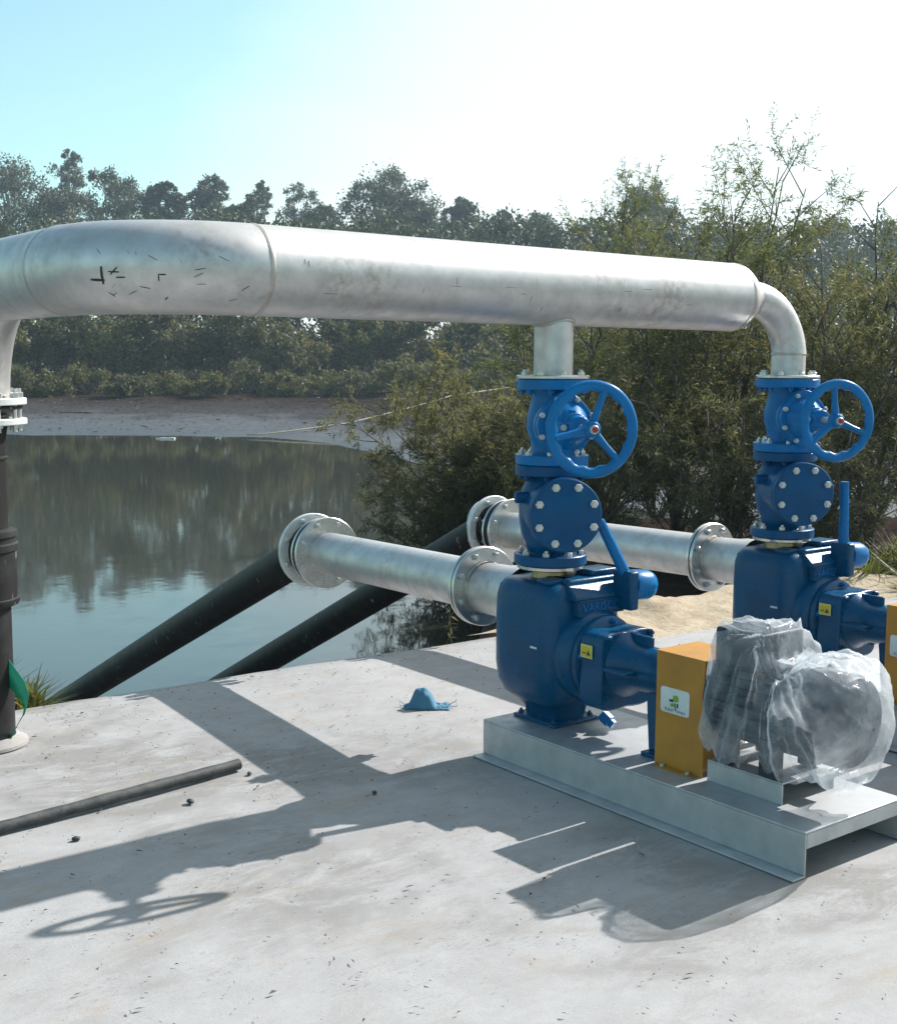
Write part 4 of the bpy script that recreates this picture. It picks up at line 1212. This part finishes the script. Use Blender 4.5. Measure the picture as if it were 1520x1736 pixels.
def weed():
    p = at(.012, 6.9, -.05); rng = np.random.default_rng(4); root = tag(empty('weed_sprig', (p.x, p.y, -.25)), 'thin weed sprig standing at the slab edge under the near pump\'s suction flange', 'weed')
    w = MB(); w.tube([(0, 0, 0), (.01, 0, .2), (0, .01, .44)], [.004, .003, .0015], 5); w.build('stem', 'bark', root, 60)
    P = np.array([[0, 0, .22 + .011 * k] for k in range(20)]); dn = rnd_unit(rng, 20) + np.array([0, 0, .1]); dn /= np.linalg.norm(dn, axis=1)[:, None]
    link('leaves', np_mesh('leaves', leaf_quads(P, dn, np.full(20, .055), np.full(20, .013), rng), 4), 'leaf_dark', root, 0)
weed()

# far bank ----------------------------------------------------------------
def far(px, py, D):           # measured bearings of the far trees, turned into plan position and height
    return (px - 760) / 2124 * D, 1.5 + (618 - py) / 2124 * D
TREES = [
    # bearing, top, width, distance, look, label
    (30, 272, 150, 150, 'gum', 'tall open-crowned gum tree at the far left of the skyline', 20, 1.0),
    (128, 266, 34, 160, 'thin', 'thin gum with a small tuft of crown beside the tall gum at far left', 5, 1.0),
    (105, 330, 110, 140, 'gum', 'mid-height gum below the thin tufted gum at the left of the skyline', 16, 1.0),
    (200, 302, 130, 150, 'gum', 'broad round-topped gum, third crown from the left on the skyline', 18, 1.1),
    (288, 316, 52, 150, 'dark', 'small dark gum between the broad gum and the open gum at left', 9, 1.2),
    (350, 312, 92, 150, 'gum', 'open gum with sky showing through, left of the two thin gums', 16, .95),
    (418, 342, 56, 145, 'dark', 'short rounded gum just left of the first thin gum', 9, 1.2),
    (446, 316, 24, 165, 'thin', 'first of two thin wispy gums standing clear against the sky', 5, 1.0),
    (508, 316, 44, 160, 'thin', 'second thin wispy gum, nearer the big spreading gum', 9, 1.0),
    (548, 352, 66, 145, 'dark', 'low dark tree at the left foot of the big spreading gum', 10, 1.2),
    (650, 300, 160, 140, 'gum', 'biggest spreading gum with forked limbs, rising over the middle of the steel pipe', 26, 1.0),
    (708, 345, 80, 138, 'gum', 'right shoulder gum leaning against the biggest spreading gum', 12, 1.0),
    (775, 340, 56, 145, 'dark', 'compact dark tree just right of the biggest gum', 9, 1.1),
    (842, 366, 60, 150, 'dark', 'low rounded tree in the dip of the skyline', 9, 1.1),
    (905, 368, 78, 150, 'gum', 'low gum left of the wispy bare sapling', 11, 1.1),
    (985, 385, 90, 135, 'dark', 'low dark tree behind the wispy sapling in the skyline dip', 10, 1.2),
    (1095, 320, 105, 140, 'gum', 'rounded gum crown above the right half of the steel pipe', 16, 1.0),
    (1190, 380, 90, 135, 'dark', 'low dark tree behind the tall wispy shrubs', 10, 1.2),
    (1300, 392, 90, 140, 'gum', 'hazy gum behind the tall wispy shrub at right', 11, 1.1),
    (1400, 372, 90, 150, 'gum', 'pale hazy gum at right, behind the feathery shrub', 11, 1.1),
    (1485, 378, 90, 160, 'gum', 'palest hazy gum near the right edge of the skyline', 12, 1.1),
]
for i, (px, py, w, D, look, lb, nc, op) in enumerate(TREES):
    L, zt = far(px, py, D); rad = w / 2 / 2124 * D
    if look == 'thin': tree(L, D, zt, rad * 1.5, lb, 300 + i, 'leaf_gum', 'gum_tree', 8, .75, .26, 90, 1.15, .70)
    else: tree(L, D, zt, rad * 1.12, lb, 300 + i, 'leaf_gum' if look == 'gum' else 'leaf_gum_dark', 'gum_tree', nc + 6, .66 if look == 'gum' else .75, .28, 165, op * 1.06, .12 if look == 'gum' else .06)

def sapling(px, py, D, h, label, seed):
    L, zt = far(px, py, D); z0 = gz(L, D)
    shrub(L, D, zt - z0, .28, label, seed, 'leaf_willow', (.1, 0), 3, 1.3, 1.0, 1.4, 'wispy_sapling', 'sapling', 0, None, .12, .45)
sapling(890, 305, 22, 3.5, 'wispy nearly bare sapling standing against the white sky, left of the spindly one', 501)
sapling(1046, 262, 20, 3.5, 'spindly upright sapling poking above the rounded gum crown', 502)

# continuous scrub and wood behind the bushes (too dense to count)
def treeline():
    rng = np.random.default_rng(77); q = []
    for k in range(900):
        D = rng.uniform(85, 132); L = rng.uniform(-.46, .50) * D
        px = 760 + L / D * 2124
        top_px = 366 + 26 * mnoise.noise((px * .012, 0, 0)) + 20 * mnoise.noise((px * .05, 3, 0))
        zt = 1.5 + (618 - top_px) / 2124 * D
        zb = gz(L, D); z = zb + (zt - zb) * rng.uniform(.05, 1) ** .8
        p = at(L, D, 0); r = rng.uniform(1.1, 2.1)
        q.append(clump_leaves(np.array([p.x, p.y, z - r * .7]), r, 190, .32, rng, .8, .2))
    o = link('far_wood', np_mesh('far_wood', np.concatenate(q), 4), 'leaf_gum_dark', None, 0)
    tag(o, 'dense dark wood filling the far bank below the skyline trees', 'wood', kind='stuff')
treeline()

ORD = ['first', 'second', 'third', 'fourth', 'fifth', 'sixth', 'seventh', 'eighth', 'ninth', 'tenth', 'eleventh', 'twelfth', 'thirteenth', 'fourteenth', 'fifteenth', 'sixteenth', 'seventeenth', 'eighteenth', 'nineteenth', 'twentieth']
rb = random.Random(21)
xs_ = [20, 80, 150, 215, 290, 350, 420, 480, 545, 610, 680, 740, 810]
for i, px in enumerate(xs_):
    D = 71 + rb.uniform(-2, 3); L = (px - 760) / 2124 * D
    bush(L, D, gz(L, D) + rb.uniform(1.6, 2.6), rb.uniform(1.3, 1.9), '%s bush from the left in the low front row along the far mud bank' % ORD[i], 600 + i, 'leaf_olive' if i % 3 else 'leaf_dark', .15, 26, 100, 'front row of bushes along the far bank')
xs_ = [-10, 60, 130, 210, 270, 345, 410, 490, 560, 640, 710, 790, 870, 960, 1050, 1140, 1240, 1330, 1430, 1510]
for i, px in enumerate(xs_):
    D = 79 + rb.uniform(-2, 4); L = (px - 760) / 2124 * D
    bush(L, D, gz(L, D) + rb.uniform(4.2, 6.4), rb.uniform(2.0, 2.9), '%s bush from the left in the tall back row on the far bank' % ORD[i], 700 + i, 'leaf_dark' if i % 3 else 'leaf_olive', .22, 40, 110, 'back row of tall bushes along the far bank')

# driftwood, rope, stranded branches --------------------------------------
p0, p1 = at(-6.6, 41.0, -.86), at(2.6, 46, -.05); q = []
for k in range(30):
    t = k / 29; L = -8.0 + (4.4 + 8.0) * t; D = 49.6 + 20 * t ** 1.6
    q.append(at(L, D, max(gz(L, D), WATER) + .10 + .02 * math.sin(t * 9)))
m = MB().tube(q, .030, 6); o = m.build('mooring_rope', 'rope', None, 180)
tag(o, 'pale rope lying slantwise across the far mud bank to the water', 'rope')
def stick(name, label, L, D, ln, a, r, mat, z=None):
    p = at(L, D, (gz(L, D) if z is None else z) + r * .8)
    d = RT * math.cos(a) + FH * math.sin(a); rnd = random.Random(int(L * 10 + D))
    pts = [(d[0] * ln * t, d[1] * ln * t, rnd.uniform(-.2, .4) * r) for t in (-.5, -.2, .1, .35, .5)]
    o = MB().tube(pts, [r * .8, r, r, r * .8, r * .4], 6).build(name, mat, None, 180); o.location = p
    tag(o, label, 'driftwood')
stick('floating_stick', 'pale stick floating on the still water close to the far mud bank', -10.9, 48.2, .75, .1, .05, 'backing', WATER - .03)
for i, (px, py, D, ln, a, lb) in enumerate(((690, 663, 62, 1.7, .25, 'pale stranded log at the top of the mud bank left of the shrub'), (615, 668, 58, .9, -.1, 'short pale log on the mud bank below the bushes'),
                                            (130, 664, 60, 1.6, .05, 'dark log lying on the upper mud bank near the black upright pipe'), (655, 655, 64, .6, 1.0, 'small pale stump at the foot of the far bushes'))):
    L = (px - 760) / 2124 * D
    stick('stranded_log', lb, L, D, ln, a, .05, 'wood_grey' if i != 2 else 'bark')

def mud_debris():
    rng = np.random.default_rng(9); q = []
    for k in range(6000):
        D = rng.uniform(50, 76); L = rng.uniform(-.40, .16) * D
        if D - float(np.interp(L, _far_L, _far_D)) < .6: continue
        p = at(L, D, gz(L, D) + .05); s = rng.uniform(.012, .06) * (2 if rng.random() < .06 else 1); a = rng.uniform(0, PI); el = rng.uniform(1, 3.5)
        d = np.array([math.cos(a), math.sin(a), rng.uniform(-.1, .25)]) * s * el * .6; n = np.array([-math.sin(a), math.cos(a), .7]) * s * .35
        c = np.array(p)
        q += [c - d, c + n, c + d, c - n * .6]
    o = link('mud_debris', np_mesh('mud_debris', q, 4), 'litter', None, 0)
    tag(o, 'sticks and tussocks strewn over the far mud bank', 'debris', kind='stuff')
mud_debris()

# ------------------------------------------------------------------ air
def haze():
    t = NT('thin_haze')
    v = t.new('ShaderNodeVolumePrincipled')
    v.inputs['Color'].default_value = (0.66, 0.86, 1.0, 1); v.inputs['Density'].default_value = HAZE; v.inputs['Anisotropy'].default_value = 0.35
    t.link(v.outputs[0], t.out.inputs['Volume'])
    m = MB().box(-265, 265, -40, 425, -3, 60)
    rot = Matrix(((RT[0], FH[0], 0), (RT[1], FH[1], 0), (0, 0, 1)))
    m.v = [tuple(rot @ Vector(p)) for p in m.v]
    tag(m.build('haze', t.m, None, 0), kind='stuff')
HAZE = 0.0007
haze()
